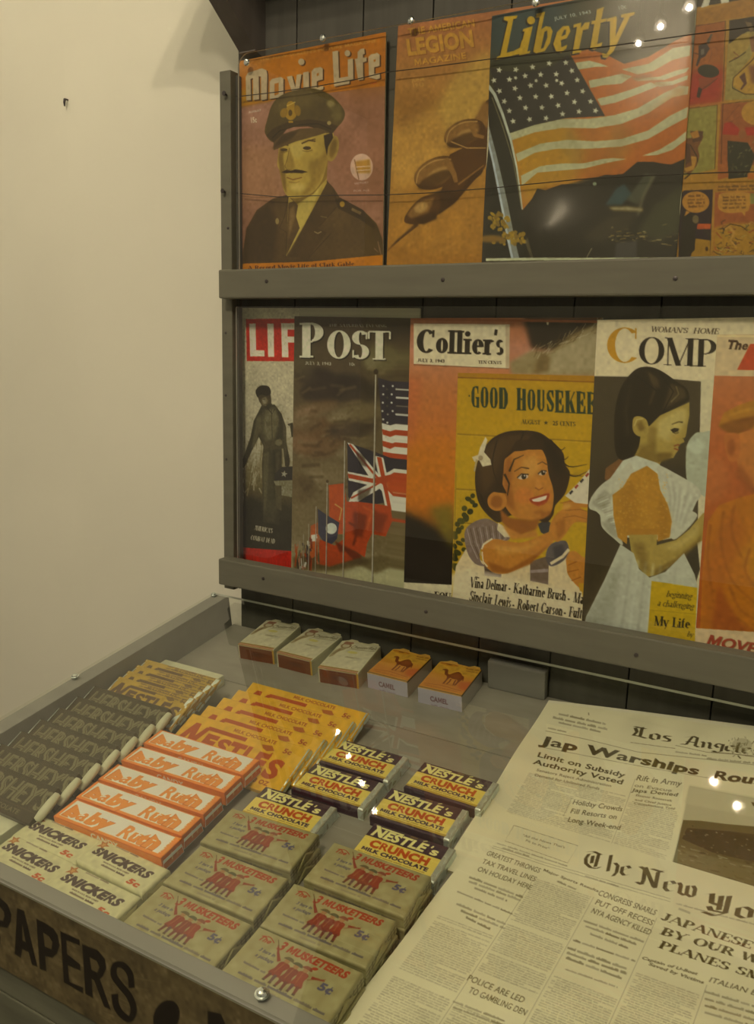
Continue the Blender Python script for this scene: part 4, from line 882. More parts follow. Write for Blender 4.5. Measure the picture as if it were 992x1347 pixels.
def art_flags(A):
    A.Z(270, 380, 3.286); A.vgrad([(0, (64, 54, 44)), (.2, (74, 64, 50)), (.35, (84, 74, 58)), (.6, (96, 84, 62)), (.85, (104, 92, 66)), (1, (148, 134, 84))])
    for (x, y, rx, ry, c, an, a) in ((560, 430, 150, 60, (44, 36, 32), -8, .9), (480, 380, 90, 40, (46, 38, 34), 10, .8), (700, 450, 120, 40, (50, 42, 36), -12, .7), (480, 640, 130, 90, (98, 74, 50), 0, .7), (640, 600, 110, 50, (60, 50, 42), -10, .8), (640, 540, 120, 40, (104, 92, 66), -10, .7), (430, 560, 70, 60, (96, 80, 58), 0, .7), (760, 300, 80, 60, (100, 94, 68), 0, .7), (480, 520, 100, 30, (110, 88, 62), -15, .6), (520, 800, 100, 50, (112, 98, 70), 0, .6), (430, 300, 50, 90, (72, 66, 52), 0, .6), (420, 860, 60, 60, (84, 72, 54), 0, .6), (640, 700, 80, 30, (108, 96, 70), -10, .5), (800, 190, 80, 30, (52, 44, 38), 0, .7)):
        A.E(x, y, rx, ry, c, an, soft=22, a=min(1, a*1.15)); A.E(x+rx*.3, y-ry*.35, rx*.6, ry*.5, tuple(q*.86 for q in c), an+10, soft=14, a=a*.7); A.E(x-rx*.45, y+ry*.3, rx*.5, ry*.4, tuple(min(255, q*1.22) for q in c), an-8, soft=16, a=a*.6)
    for i in range(90):
        r = random.Random(i); x = r.uniform(380, 880); y = r.uniform(330, 900); A.S([(x, y), (x+r.uniform(20, 80), y-r.uniform(-10, 30))], r.uniform(6, 16), r.choice(((124, 110, 80), (58, 48, 40), (98, 86, 64), (46, 38, 34))), soft=6, a=.4)
    A.F('600 1230 700 1180 880 1170 880 1330 600 1330', (150, 138, 88), soft=26); A.F('640 1180 760 1150 860 1180 740 1230', (84, 74, 54), soft=12, a=.8); A.F('380 1160 600 1120 720 1180 560 1220 380 1215', (70, 60, 46), soft=14, a=.8)
    w = (176, 164, 128); rd = (158, 62, 28); nv = (42, 40, 58); dk = (96, 38, 22)
    # striped flag on the tallest pole
    A.F('746 384 800 400 880 400 880 600 830 580 800 590 764 580 756 480', (46, 42, 62)); A.F('764 580 800 590 840 580 890 590 890 760 850 740 800 760 770 740', w)
    for p in ('764 606 800 616 850 600 890 606 890 632 850 622 800 640 768 630', '766 656 810 668 860 644 890 650 890 676 850 668 800 692 768 680', '768 704 820 712 860 690 890 700 890 750 850 720 800 742 770 730'): A.F(p, rd)
    for i in range(26):
        r = random.Random(i); A.E(768+(i % 6)*20+r.uniform(-3, 3), 420+(i//6)*36+(i % 2)*14, 4.5, 4.5, (160, 150, 120))
    A.F('780 400 800 420 790 560 776 500', (34, 32, 48), soft=6, a=.7)
    # crossed flag
    A.F('614 664 660 680 720 700 800 730 880 740 880 960 800 920 740 930 640 920 618 900', nv)
    A.F('614 664 640 672 740 790 870 930 850 962 720 830', w); A.F('620 920 640 880 730 830 860 750 880 760 760 860 660 920', w); A.F('616 790 720 810 880 770 880 850 740 856 620 828', w); A.F('730 720 770 730 820 960 780 950', w)
    A.F('616 798 720 820 880 786 880 834 740 842 620 818', rd); A.F('742 726 762 730 806 956 790 950', rd); A.S('624 672 730 800 860 940', 9, rd); A.S('630 905 740 846 870 764', 8, rd); A.F('780 840 880 800 880 880 800 880', (168, 70, 30), soft=5)
    A.F('650 700 690 720 700 770 660 760', (34, 32, 48), soft=6, a=.6); A.F('660 870 720 860 700 910 660 915', (34, 32, 48), soft=6, a=.6)
    # red flags
    A.F('610 920 660 920 740 930 800 940 810 1000 780 1070 720 1060 700 1100 690 1160 640 1130 600 1140', rd); A.F('534 848 600 840 612 920 600 1060 560 1060 536 980', (164, 72, 32)); A.F('640 960 700 980 680 1080 640 1060', dk, soft=10, a=.8); A.F('730 960 790 980 760 1060 720 1040', dk, soft=10, a=.7); A.S('560 930 590 950 580 1000', 6, (170, 130, 70)); A.S('620 1010 660 1030 640 1110', 10, dk, soft=5); A.S('680 940 720 960 700 1040', 8, (176, 86, 44), soft=4)
    A.F('486 950 530 980 580 1010 570 1080 530 1120 490 1060', (52, 54, 84)); A.E(545, 1036, 24, 24, (170, 164, 130)); A.F('490 1080 560 1110 600 1080 620 1160 540 1190 496 1190', rd); A.F('560 1090 660 1140 680 1160 600 1180', dk, soft=8)
    A.F('456 1024 486 1010 486 1150 452 1170', (160, 80, 40)); A.F('458 1064 484 1060 484 1090 458 1092', w); A.F('490 1190 600 1130 640 1170 540 1200', (150, 60, 28), soft=6)
    for i in range(50):
        r = random.Random(i+5); x = r.uniform(388, 490); y = r.uniform(1090, 1210)-(x-388)*.3; A.S([(x, y), (x+r.uniform(-6, 8), y+r.uniform(10, 50))], r.uniform(3, 9), r.choice((rd, w, nv, (150, 90, 60), dk)), a=.8)
    for x0, y0, x1, y1, wd in ((738, 366, 722, 1285, 8), (604, 652, 596, 1262, 6), (528, 836, 522, 1250, 5), (480, 940, 476, 1240, 4), (448, 1016, 446, 1230, 3.5), (426, 1060, 424, 1226, 3), (410, 1090, 408, 1222, 2.5)): A.S([(x0, y0), (x1, y1)], wd, (140, 128, 98)); A.S([(x0+wd*.4, y0), (x1+wd*.4, y1)], wd*.3, (70, 60, 46))
    A.E(738, 358, 10, 12, (52, 42, 34)); A.E(604, 648, 7, 8, (70, 58, 44)); A.E(528, 832, 6, 7, (70, 58, 44))
    A.F('380 112 890 118 890 128 380 124', (74, 62, 48))
    A.T('THE SATURDAY EVENING', (534, 163), (784, 166), 12, (128, 118, 92), font='s', thick=.22)
    c = (180, 166, 122); s_ = (5, 5, (24, 20, 18))
    A.T('P', (414, 297), (518, 297), 150, c, font='s', thick=.25, thin=.055, sh=s_); A.T('OS', (526, 302), (712, 305), 124, c, font='s', thick=.24, thin=.05, sh=s_); A.T('T', (700, 306), (806, 307), 124, c, font='s', thick=.24, thin=.05, sh=s_)
    A.T('JULY 3, 1943', (432, 328), (545, 330), 14, (150, 138, 104), font='s', thick=.2); A.T('10c', (620, 332), (650, 332), 14, (150, 138, 104), font='s', thick=.2); A.noise(.03, 4)
magazine('weekly_magazine', 'dark cloudy magazine with a row of allied flags on tall poles', (387, 416), (545, 416.5), 250, 335, .006, (0, 150, 0, 330), art_flags, group='magazines on the lower ledge', BL=(382.6, 751))

def art_sunset(A):
    A.Z(520, 400, 3.132); A.vgrad([(0, (150, 92, 58)), (.1, (160, 104, 74)), (.35, (176, 106, 56)), (.5, (190, 114, 24)), (.66, (180, 106, 18)), (.74, (88, 62, 22)), (.79, (34, 28, 22)), (1, (32, 26, 20))])
    A.F('45 860 120 900 180 940 235 1040 235 1200 30 1200 30 870', (32, 26, 22), soft=30); A.F('140 840 240 820 240 1010 200 960', (110, 100, 30), soft=34, a=.9); A.F('40 600 240 560 240 760 40 700', (176, 108, 24), soft=60, a=.7); A.F('45 300 110 300 80 560 45 600', (170, 92, 60), soft=30, a=.6)
    A.F('530 60 860 60 860 170 700 200 560 180', (40, 32, 26), soft=22); A.F('560 190 640 195 720 130 840 70 860 70 860 300 480 290 470 240', (124, 106, 66), soft=14); A.F('640 200 760 140 850 110 850 280 600 290', (140, 122, 80), soft=20, a=.8); A.F('600 200 640 220 630 280 570 280', (92, 74, 44), soft=12, a=.7)
    for i in range(60):
        r = random.Random(i); x = r.uniform(560, 840); y = 210-(x-560)*.45+r.uniform(-20, 30); A.S([(x, y), (x+r.uniform(10, 40), y-r.uniform(10, 36))], 2.5, r.choice(((160, 142, 98), (110, 92, 58), (90, 74, 48))), a=.7)
    A.E(628, 78, 5, 8, (170, 150, 100)); A.F('55 55 870 68 870 78 55 66', (140, 78, 46))
    A.F('76 80 470 84 468 266 76 246', (180, 160, 112)); A.S('76 250 468 266', 3, (96, 70, 44)); A.S('76 80 470 84', 2.5, (150, 120, 80)); A.F('455 84 472 84 470 264 455 262', (160, 136, 92))
    k = (36, 30, 24)
    A.T('C', (86, 200), (164, 204), 98, k, font='s', thick=.27, thin=.075); A.T('ollier', (166, 202), (412, 210), 98, k, font='s', thick=.24, thin=.08, ser=0) if False else A.T('ollier', (166, 202), (410, 210), 96, k, font='s', thick=.23, thin=.075)
    A.T("'", (404, 200), (418, 201), 96, k, font='s', thick=.25); A.T('s', (414, 210), (450, 211), 98, k, font='s', thick=.25, thin=.08)
    A.T('JULY 3, 1943', (92, 237), (204, 241), 13, k, font='s', thick=.22); A.T('TEN CENTS', (342, 245), (438, 248), 13, k, font='s', thick=.22)
    A.F('30 1146 860 1190 860 1400 30 1400', (182, 162, 112)); A.T('FOUR', (160, 1210), (252, 1220), 26, k, font='s', thick=.26, thin=.07); A.noise(.03, 5)
magazine('weekly_magazine', 'orange sunset magazine with black serif title in a pale box', (539.8, 418.5), (786, 421.8), 222, 340, .002, (0, 222, 0, 330), art_sunset, group='magazines on the lower ledge', BL=(531, 767))

def art_girl(A):
    A.Z(520, 400, 3.132); A.vgrad([(0, (172, 138, 22)), (.3, (178, 146, 20)), (.6, (178, 148, 28)), (1, (170, 140, 30))])
    A.F('250 280 840 296 840 325 250 305', (160, 118, 22)); A.S('250 302 840 322', 5, (124, 82, 22))
    for a_, b_ in (((255, 535), (840, 568)), ((250, 762), (460, 772)), ((640, 690), (840, 720)), ((250, 900), (330, 905))): A.S([a_, b_], 5, (134, 106, 24)); A.S([(a_[0], a_[1]+6), (b_[0], b_[1]+6)], 3, (186, 158, 50), a=.7)
    tt = (40, 56, 44); s_ = (4, 3, (120, 92, 20))
    def fat(ch, x0, x1, y, h, *els):
        for p in els: A.F([(x0+(x1-x0)*u, y+.07*(x0-312)*0+(h)*v) for u, v in nums(p)], tt)
    y0 = 0
    def yb(x): return 425+(x-312)*.055
    O_ = '0.5 -1 0.2 -.95 0.0 -.72 0.0 -.28 0.2 -.05 0.5 0 0.5 -.06 0.4 -.12 0.38 -.5 0.4 -.88 0.5 -.94', '0.5 -1 0.8 -.95 1 -.72 1 -.28 .8 -.05 .5 0 .5 -.06 .6 -.12 .62 -.5 .6 -.88 .5 -.94'
    def word(items, h, yoff=0, bl=yb):
        for ch, x0, x1 in items:
            E_ = {'G': ('0.5 -1 0.2 -.95 0.0 -.72 0.0 -.28 0.2 -.05 0.5 0 0.5 -.06 0.4 -.12 0.38 -.5 0.4 -.88 0.5 -.94', '.5 -1 .9 -1 .9 -.65 .8 -.65 .72 -.88 .5 -.94', '.55 -.5 1 -.5 1 0 .66 0 .5 -.06 .66 -.1 .66 -.42 .55 -.42'), 'O': O_,
                  'D': ('0 -1 .44 -1 .44 0 0 0', '.44 -1 .7 -1 1 -.72 1 -.28 .7 0 .44 0 .44 -.06 .56 -.12 .6 -.5 .56 -.88 .44 -.94'), 'H': ('0 -1 .4 -1 .4 0 0 0', '.6 -1 1 -1 1 0 .6 0', '.4 -.55 .6 -.55 .6 -.46 .4 -.46'),
                  'U': ('0 -1 .4 -1 .4 -.14 .5 -.06 .66 -.14 .66 -1 .9 -1 .9 -.2 .7 0 .3 0 0 -.2',), 'S': ('.95 -1 .95 -.66 .85 -.66 .6 -.92 .4 -.9 .36 -.76 1 -.38 1 -.2 .75 0 .3 0 .05 -.02 .05 -.36 .15 -.36 .4 -.08 .62 -.1 .66 -.26 0 -.6 0 -.82 .3 -1',),
                  'E': ('0 -1 .42 -1 .42 0 0 0', '.42 -1 .95 -1 .95 -.66 .82 -.66 .7 -.93 .42 -.93', '.42 -.54 .75 -.7 .75 -.3 .42 -.46', '.42 0 1 0 1 -.36 .88 -.36 .72 -.07 .42 -.07'),
                  'K': ('0 -1 .4 -1 .4 0 0 0', '.4 -.5 .85 -1 .98 -1 .62 -.62 1 0 .62 0 .4 -.42')}[ch]
            for p in E_: A.F([(x0+(x1-x0)*u, bl(x0)+h*v+yoff+(x1-x0)*u*.055) for u, v in nums(p)], tt)
            A.S([(x0-3, bl(x0)+yoff), (x1+2, bl(x1)+yoff)], 4, tt) if ch in 'HKE' else None
            if ch in 'HKE': A.S([(x0-3, bl(x0)+yoff-h), (x0+(x1-x0)*.5, bl(x0)+yoff-h)], 4, tt)
    word((('G', 314, 346), ('O', 352, 384), ('O', 390, 422), ('D', 428, 464), ('H', 502, 538), ('O', 545, 577), ('U', 585, 618), ('S', 624, 654), ('E', 660, 694), ('K', 702, 742), ('E', 748, 784), ('E', 792, 826)), 88)
    A.E(305, 378, 3, 4, tt)
    A.T('AUGUST', (520, 494), (598, 497), 18, (52, 50, 34), font='s', thick=.22); star(A, 621, 489, 10, (52, 50, 34)); A.T('25 CENTS', (648, 499), (743, 503), 18, (52, 50, 34), font='s', thick=.22)
    sk, sd, sl = (176, 120, 54), (140, 86, 36), (190, 142, 74)
    # ivy
    R = random.Random(4)
    for i in range(24):
        y = 790+i*13; x = 330-(i*8 if i < 9 else 72)+R.uniform(-22, 26); A.E(max(x, 246), y, R.uniform(9, 18), R.uniform(8, 14), R.choice(((58, 60, 22), (44, 48, 20), (72, 72, 26))), R.uniform(0, 90))
    # dress and pinafore
    A.F('232 1230 250 1080 290 1010 360 1060 470 1100 620 1040 700 1030 740 1080 770 1180 775 1330 232 1330', (182, 156, 104)); A.F('440 1090 560 1060 640 1100 640 1300 440 1300', (176, 150, 98), soft=10)
    A.F('366 1070 440 1090 436 1126 368 1120', (92, 76, 72)); A.F('556 1060 634 1036 630 1156 556 1140', (100, 84, 76)); A.F('370 1090 436 1104 436 1112 370 1100', (60, 50, 56)); A.F('558 1096 630 1090 630 1104 558 1108', (130, 112, 96))
    A.F('286 940 320 900 380 884 440 920 470 970 360 1000 352 1060 376 1080 330 1070 296 1020', (112, 94, 84), sm=1)
    for i in range(13): A.S([(296+i*13, 925-i*1.5), (312+i*12, 990-i*2), (340+i*8, 1050-i*6)], 3, (76, 62, 66) if i % 2 else (150, 130, 106), a=.8)
    A.F('620 1040 640 990 700 975 716 1020 690 1060 640 1080', (86, 80, 92), sm=1); A.F('586 905 620 890 640 900 630 960 600 940', (58, 58, 72)); A.F('650 1000 690 990 700 1030 660 1060', (60, 58, 74), soft=5); A.S('640 1070 690 1040 716 1010', 12, (180, 156, 106))
    # hair
    h1, h2, h3 = (54, 40, 28), (38, 28, 20), (88, 66, 42)
    A.F('392 880 350 830 332 770 330 690 352 620 392 560 450 528 520 520 590 528 640 560 690 610 700 660 720 700 700 780 660 830 650 870 620 900 560 880 480 870 430 900', h1, sm=1)
    A.F('340 660 400 570 470 540 440 640 400 740 360 790', h3, soft=18, a=.6); A.F('560 530 640 570 690 640 680 720 640 650 600 580', h2, soft=16, a=.8); A.F('470 540 560 540 520 590 450 620', h3, soft=10, a=.5)
    for p in ('640 600 690 640 714 628', '680 640 720 670 790 660', '690 690 740 710 790 690', '640 560 680 600 700 590', '350 780 380 850 430 890', '420 560 400 660 430 760', '530 526 500 600 450 650', '600 540 650 620 650 720'): A.S(p, (7, 2), h2, sm=1)
    # face
    A.F('446 700 452 640 480 610 530 604 590 590 620 630 632 700 650 760 652 810 640 860 600 886 550 890 490 876 452 830 440 780', sk, sm=1)
    A.F('430 840 470 880 560 890 600 880 580 930 500 960 440 900', sd, soft=6); A.F('446 700 456 640 480 620 480 760 500 860 450 820', sd, soft=14, a=.8); A.F('520 640 580 620 600 680 560 720 520 700', sl, soft=18, a=.8); A.E(530, 790, 40, 34, (190, 116, 58), soft=16, a=.7); A.E(628, 790, 16, 26, (186, 112, 56), soft=10, a=.6)
    A.F('600 860 640 850 650 800 640 870 600 890', sd, soft=6, a=.8)
    A.E(420, 812, 40, 40, sk, 10); A.E(418, 815, 24, 26, sd, soft=6); A.F('390 770 440 740 460 780 420 776', h1)
    A.F('450 640 500 600 560 600 620 600 610 560 500 560', h1, soft=3); A.S('470 690 490 640 530 622', (9, 3), h1); A.S('450 700 470 740 462 790', (10, 4), h1)
    A.S('490 690 520 672 552 678', (4, 6), (84, 56, 32)); A.S('586 660 606 650 626 662', (4, 5), (84, 56, 32))
    A.E(526, 712, 22, 10, (170, 146, 110), -6); A.E(530, 711, 10, 11, (36, 30, 26)); A.S('502 716 520 700 550 702', 5, (44, 30, 22)); A.E(606, 696, 17, 9, (170, 146, 110), -10); A.E(610, 695, 9, 10, (36, 30, 26)); A.S('588 700 604 686 624 688', 5, (44, 30, 22)); A.E(533, 707, 3, 3, (200, 190, 160)); A.E(612, 691, 3, 3, (200, 190, 160))
    A.F('580 700 600 740 610 756 596 766 576 758', (184, 128, 64), soft=5); A.S('576 756 592 766 610 756', 4, (130, 72, 36))
    A.F('552 804 590 790 634 780 628 810 606 828 574 826', (150, 60, 34), sm=1); A.F('562 806 596 796 626 788 620 804 594 814 570 814', (196, 176, 130)); A.S('560 818 590 832 620 816', 5, (164, 80, 44)); A.E(590, 858, 22, 9, sd, -10, soft=5, a=.6)
    A.F('424 900 470 930 500 960 450 960 420 930', (176, 154, 106)); A.F('440 910 520 950 580 930 590 960 480 970', (176, 122, 58), soft=4)
    # bow
    A.F('330 660 350 590 372 546 380 560 366 610 392 640 396 662 360 670 344 640 330 634', (180, 160, 112)); A.F('316 630 350 618 352 640 326 650', (176, 154, 106)); A.S('336 640 326 690', 7, (150, 128, 84)); A.E(352, 634, 10, 10, (140, 118, 76))
    # arm and hands
    A.F('356 1010 376 976 420 968 520 982 620 944 660 930 650 980 560 1060 470 1106 410 1108 366 1070', sk, sm=1); A.F('380 1060 470 1092 580 1030 640 985 560 1070 460 1110 400 1104', sd, soft=9, a=.9); A.F('400 990 520 1000 620 960 540 1020 430 1040', sl, soft=16, a=.7); A.S('356 1010 364 990 400 966', 7, (184, 164, 116)); A.S('358 1020 362 1060 380 1082', 5, (184, 164, 116))
    A.F('636 920 660 870 700 840 740 830 780 850 800 870 800 900 740 900 700 950 670 980 650 960', sk, sm=1); A.F('690 820 720 806 800 800 830 810 830 840 740 836 700 850', sk); A.S('700 850 760 846 800 856', 3, sd); A.S('690 880 740 872 790 886', 3, sd); A.S('680 820 720 812 790 812', 3, sd); A.E(706, 834, 20, 12, sl, -20, soft=5); A.F('660 900 700 880 700 940 670 970', sd, soft=8, a=.6)
    A.F('700 790 760 730 800 680 830 670 830 830 740 818', (178, 160, 120)); 
    for i in range(5): A.F([(716+i*22, 778-i*24), (728+i*22, 766-i*24), (734+i*22, 772-i*24), (722+i*22, 786-i*24)], ((40, 38, 50), (140, 50, 36))[i % 2])
    A.F('704 1050 716 1024 740 1018 770 1040 790 1060 790 1180 760 1170 730 1140 710 1110 706 1080', sk, sm=1); A.S('712 1076 750 1060', 4, sd); A.S('710 1104 756 1094', 4, sd); A.S('726 1140 766 1124', 4, sd); A.F('755 1150 790 1150 790 1200 760 1180', (178, 140, 40))
    k = (38, 32, 26); A.F('232 1110 300 1090 780 1200 780 1330 232 1330', (186, 164, 114), soft=24, a=.9)
    A.T('Vina Delmar', (308, 1166), (460, 1184), 42, k, font='s', thick=.22, thin=.05); A.T('.', (466, 1176), (476, 1177), 42, k, font='s'); A.T('Katharine Brush', (486, 1190), (702, 1222), 42, k, font='s', thick=.22, thin=.05); A.T('.', (710, 1218), (720, 1219), 42, k, font='s'); A.T('Ma', (732, 1228), (775, 1236), 42, k, font='s', thick=.22)
    A.S('330 1124 346 1128', 4, k)
    A.T('Sinclair Lewis', (304, 1222), (476, 1250), 42, k, font='s', thick=.22, thin=.05); A.T('.', (482, 1244), (492, 1245), 42, k, font='s'); A.T('Robert Carson', (502, 1256), (688, 1284), 42, k, font='s', thick=.22, thin=.05); A.T('.', (694, 1276), (704, 1277), 42, k, font='s'); A.T('Fulton', (714, 1288), (800, 1302), 42, k, font='s', thick=.22)
    A.F('225 300 256 284 234 1100 222 1100', (166, 130, 30)); A.S('250 690 240 1090', 4, (120, 100, 40), a=.6); A.noise(.025, 4)
magazine('household_magazine', 'yellow magazine with a laughing girl holding a letter', (602, 490.4), (783.4, 495.9), 216, 292, -.0018, (0, 172, 0, 275), art_girl, group='magazines on the lower ledge', BL=(593.4, 789.5))

def art_apron(A):
    A.Z(750, 400, 2.868); A.img[:] = (66, 58, 46)
    A.F('90 40 900 40 900 292 494 292 300 275 90 272', (182, 160, 110)); A.F('494 285 900 285 900 1400 440 1400 480 900', (174, 156, 108)); A.F('92 640 200 560 240 800 180 950 60 1100', (58, 50, 40), soft=30, a=.7); A.F('330 590 460 620 480 700 440 800', (52, 46, 38), soft=16, a=.7); A.F('480 900 490 1000 470 1070 440 950', (54, 48, 38))
    A.T("WOMAN'S", (304, 104), (442, 110), 20, (56, 46, 34), font='s', thick=.14, shear=.25); A.T('HOME', (464, 110), (560, 113), 20, (56, 46, 34), font='s', thick=.14, shear=.25)
    A.T('C', (140, 222), (262, 222), 134, (178, 134, 34), font='s', thick=.17, thin=.025); A.T('OMP', (258, 226), (552, 238), 104, (38, 32, 26), font='s', thick=.17, thin=.03)
    sk, sd, sl = (150, 128, 62), (112, 92, 42), (166, 146, 80)
    # far hand holding cloth
    A.F('440 540 470 490 500 484 540 500 540 720 470 700 440 660', (146, 142, 104), sm=1); A.F('436 540 480 500 510 540 480 570', (160, 156, 116), soft=5)
    # braid and ribbon
    A.F('180 540 230 540 240 600 200 650 150 640 190 580', (44, 34, 24)); A.F('130 660 134 620 190 580 220 584 190 620 160 680', (110, 76, 44))
    # hair
    hr, hl = (38, 31, 22), (78, 66, 44)
    A.F('172 560 168 420 190 320 240 252 290 236 340 250 400 290 440 320 450 360 420 380 350 420 330 440 280 480 250 560 210 590', hr, sm=1); A.F('290 250 330 280 340 320 310 300', hl, soft=8, a=.8); A.F('380 300 430 320 440 350 400 370 350 400', hl, soft=9, a=.7); A.S('300 260 320 320 300 380', (4, 8), (90, 78, 52), soft=4, a=.7); A.S('400 310 410 340 380 370', 5, (104, 90, 60), soft=3); A.S('230 300 210 400 220 500', (8, 12), (52, 44, 32), soft=5); A.S('250 270 330 330', 4, (24, 20, 16)); A.S('340 260 390 330 350 410', 4, (24, 20, 16))
    # face in profile
    A.F('270 470 300 460 340 420 430 380 450 370 450 420 444 450 440 480 436 500 428 508 432 520 416 528 408 540 410 550 400 562 390 580 350 584 330 620 290 620 240 580 260 540', sk); A.F('330 440 400 400 440 390 440 440 400 500 370 520 330 500', sl, soft=16, a=.8); A.F('340 560 390 560 380 582 330 600 320 570', sd, soft=7); A.F('260 540 320 520 330 600 280 620 240 590', sd, soft=12, a=.8); A.F('300 460 330 470 320 540 290 520', sd, soft=10, a=.5)
    A.F('236 470 240 430 266 424 290 440 296 480 276 500 250 494', sk, sm=1); A.F('250 450 270 440 284 470 264 484', sd, soft=4); A.S('242 460 252 436 276 432', 4, sl)
    A.F('378 474 394 467 412 470 408 480 396 485 384 481', (46, 38, 24), soft=2); A.S('386 483 398 489 410 484', 3, (40, 32, 20)); A.S('384 454 410 444 426 446', (3, 6), (70, 58, 32)); A.S('392 536 408 530 414 536', 5, (128, 66, 36)); A.S('392 544 406 550 410 548', 5, (128, 66, 36)); A.S('424 506 430 508', 3, (90, 70, 36)); A.E(396, 500, 22, 12, (162, 134, 66), soft=7, a=.6)
    # apron straps, ruffles and blouse
    wht, ws = (160, 150, 112), (130, 122, 92)
    A.F('200 590 250 572 330 600 380 640 440 690 490 700 480 740 440 830 400 880 350 890 200 880 160 840 76 760 80 730 150 660', (164, 156, 118)); A.F('72 770 80 730 120 680 180 640 230 600 240 690 170 710 160 800 200 906 160 880 120 840 110 790', wht, sm=1); A.F('80 750 130 700 160 720 130 790', ws, soft=9, a=.8); A.F('120 830 160 800 190 890 150 870', ws, soft=8, a=.8)
    for i in range(10): A.S([(96+i*8, 740+i*12), (140+i*6, 720+i*14)], 4, (176, 168, 128) if i % 2 else (120, 112, 84), soft=3, a=.7)
    A.F('330 610 400 640 480 690 490 730 450 770 480 800 420 870 380 880 360 760 340 680', wht, sm=1)
    for i in range(9): A.S([(360+i*14, 650+i*10), (380+i*8, 720+i*8), (376+i*6, 800+i*5)], 5, (176, 168, 128) if i % 2 else (124, 116, 88), soft=4, a=.7)
    A.F('230 640 290 610 330 640 340 700 370 760 384 820 376 880 330 896 332 850 218 850 214 906 180 880 164 800 160 720 200 690', (170, 126, 44)); A.F('180 720 240 660 260 800 200 860', (150, 108, 36), soft=22, a=.6); A.F('340 720 380 800 370 880 330 890', (150, 108, 36), soft=14, a=.7)
    for i in range(150):
        r = random.Random(i); x = r.uniform(175, 372); y = r.uniform(640, 880); 
        if x > 165+(700-y)*.5: A.E(x, y, 3, 2.5, (186, 148, 66), a=.7)
    A.F('216 846 334 848 334 870 216 872', (160, 116, 40))
    # arm
    A.F('222 870 330 870 326 910 400 890 450 850 500 790 520 780 540 800 540 880 480 900 400 970 330 1020 290 1030 256 990 230 930', sk); A.F('236 900 280 900 300 1010 270 1010', sd, soft=14, a=.7); A.F('320 1000 400 960 480 890 500 860 490 900 400 980 320 1026', sd, soft=9, a=.8); A.F('340 920 420 890 490 820 480 870 400 930', sl, soft=12, a=.6)
    # skirt
    A.F('190 906 240 940 260 1000 300 1032 360 1010 430 940 470 1020 480 1060 490 1400 20 1400 60 1180 130 1040', (156, 148, 112)); A.F('60 1180 150 1020 200 950 180 1100 140 1300 40 1300', (128, 122, 92), soft=20, a=.6)
    for i in range(8): A.S([(230+i*28, 960+i*6), (210+i*30, 1120), (180+i*34, 1300)], (4, 10), (172, 164, 126) if i % 2 else (128, 122, 94), soft=7, a=.6)
    A.F('308 1044 480 1070 470 1300 292 1250', (182, 156, 30)); k = (60, 52, 26); A.S('300 1154 476 1170', 2, (150, 128, 30))
    A.T('beginning', (362, 1104), (458, 1114), 24, k, font='s', thick=.13, shear=.25); A.T('a challenging', (328, 1138), (466, 1152), 24, k, font='s', thick=.13, shear=.25); A.T('My Life', (316, 1212), (452, 1224), 36, (36, 32, 24), font='s', thick=.2); A.T('by', (440, 1254), (462, 1257), 20, k, font='s', thick=.13, shear=.25); A.noise(.025, 4)
magazine('womens_magazine', 'white-topped magazine with a girl in a frilled apron and yellow corner note', (785.6, 420.8), (960, 424), 262, 345, -.0056, (0, 165, 0, 340), art_apron, group='magazines on the lower ledge', BL=(765.2, 818))

def art_pink(A):
    A.Z(750, 400, 2.868); A.vgrad([(0, (170, 110, 74)), (.35, (166, 92, 52)), (.6, (160, 84, 36)), (1, (156, 78, 36))])
    A.F('540 100 1500 110 1500 290 540 270', (170, 142, 92)); A.F('556 116 1500 126 1500 134 556 124', (186, 158, 100)); A.T('The', (590, 168), (668, 172), 34, (62, 42, 30), bold=.05, shear=.25); A.F('630 248 680 150 1500 156 1500 268', (176, 70, 42)); A.F('700 236 730 180 1000 190 1000 240', (186, 160, 110))
    A.F('560 460 580 410 640 380 760 340 900 340 980 400 1000 470 660 470 640 500 590 480', (164, 116, 44)); A.F('560 460 600 440 700 420 700 460 640 490 600 490', (128, 82, 36), soft=12); A.S('600 420 660 400 760 380', 7, (184, 138, 60), soft=4); A.S('640 440 700 430 760 430', 6, (110, 66, 30), soft=4)
    A.F('630 490 700 470 960 470 970 600 930 740 700 700 650 660 630 600', (176, 112, 60)); A.F('580 500 610 486 640 500 636 580 600 590', (172, 104, 56), sm=1); A.E(608, 540, 15, 32, (146, 82, 44), soft=5); A.F('640 600 700 690 760 720 680 720 620 640', (140, 78, 40), soft=14, a=.8)
    A.F('490 1250 500 1000 520 820 560 760 640 730 720 710 900 720 1010 760 1100 900 1140 1300 490 1300', (170, 106, 28)); A.F('500 1000 560 860 620 760 660 860 600 1000 560 1200 500 1240', (160, 92, 30), soft=30, a=.7); A.F('640 940 700 880 800 900 760 1000 680 1040', (180, 124, 34), soft=26, a=.8)
    for p in ('580 780 570 900 610 1040 700 1130', '620 760 610 860 650 960', '680 920 660 1000 690 1060', '600 1060 640 1150 700 1190', '530 830 520 960 540 1120', '560 1500 600 1200 690 1230'): A.S(p, (9, 4), (134, 76, 26), soft=5, sm=1, a=.9)
    A.F('490 1500 560 1060 640 1200 700 1240 480 1240', (140, 70, 30), soft=20, a=.7); A.E(530, 660, 70, 90, (180, 116, 74), soft=24, a=.4)
    A.F('470 1222 1500 1290 1500 1500 470 1500', (178, 148, 96)); A.T('MOVE', (510, 1284), (694, 1318), 40, (150, 58, 44), bold=.03, shear=.25, sh=(3, 2, (110, 90, 50))); A.noise(.03, 5)
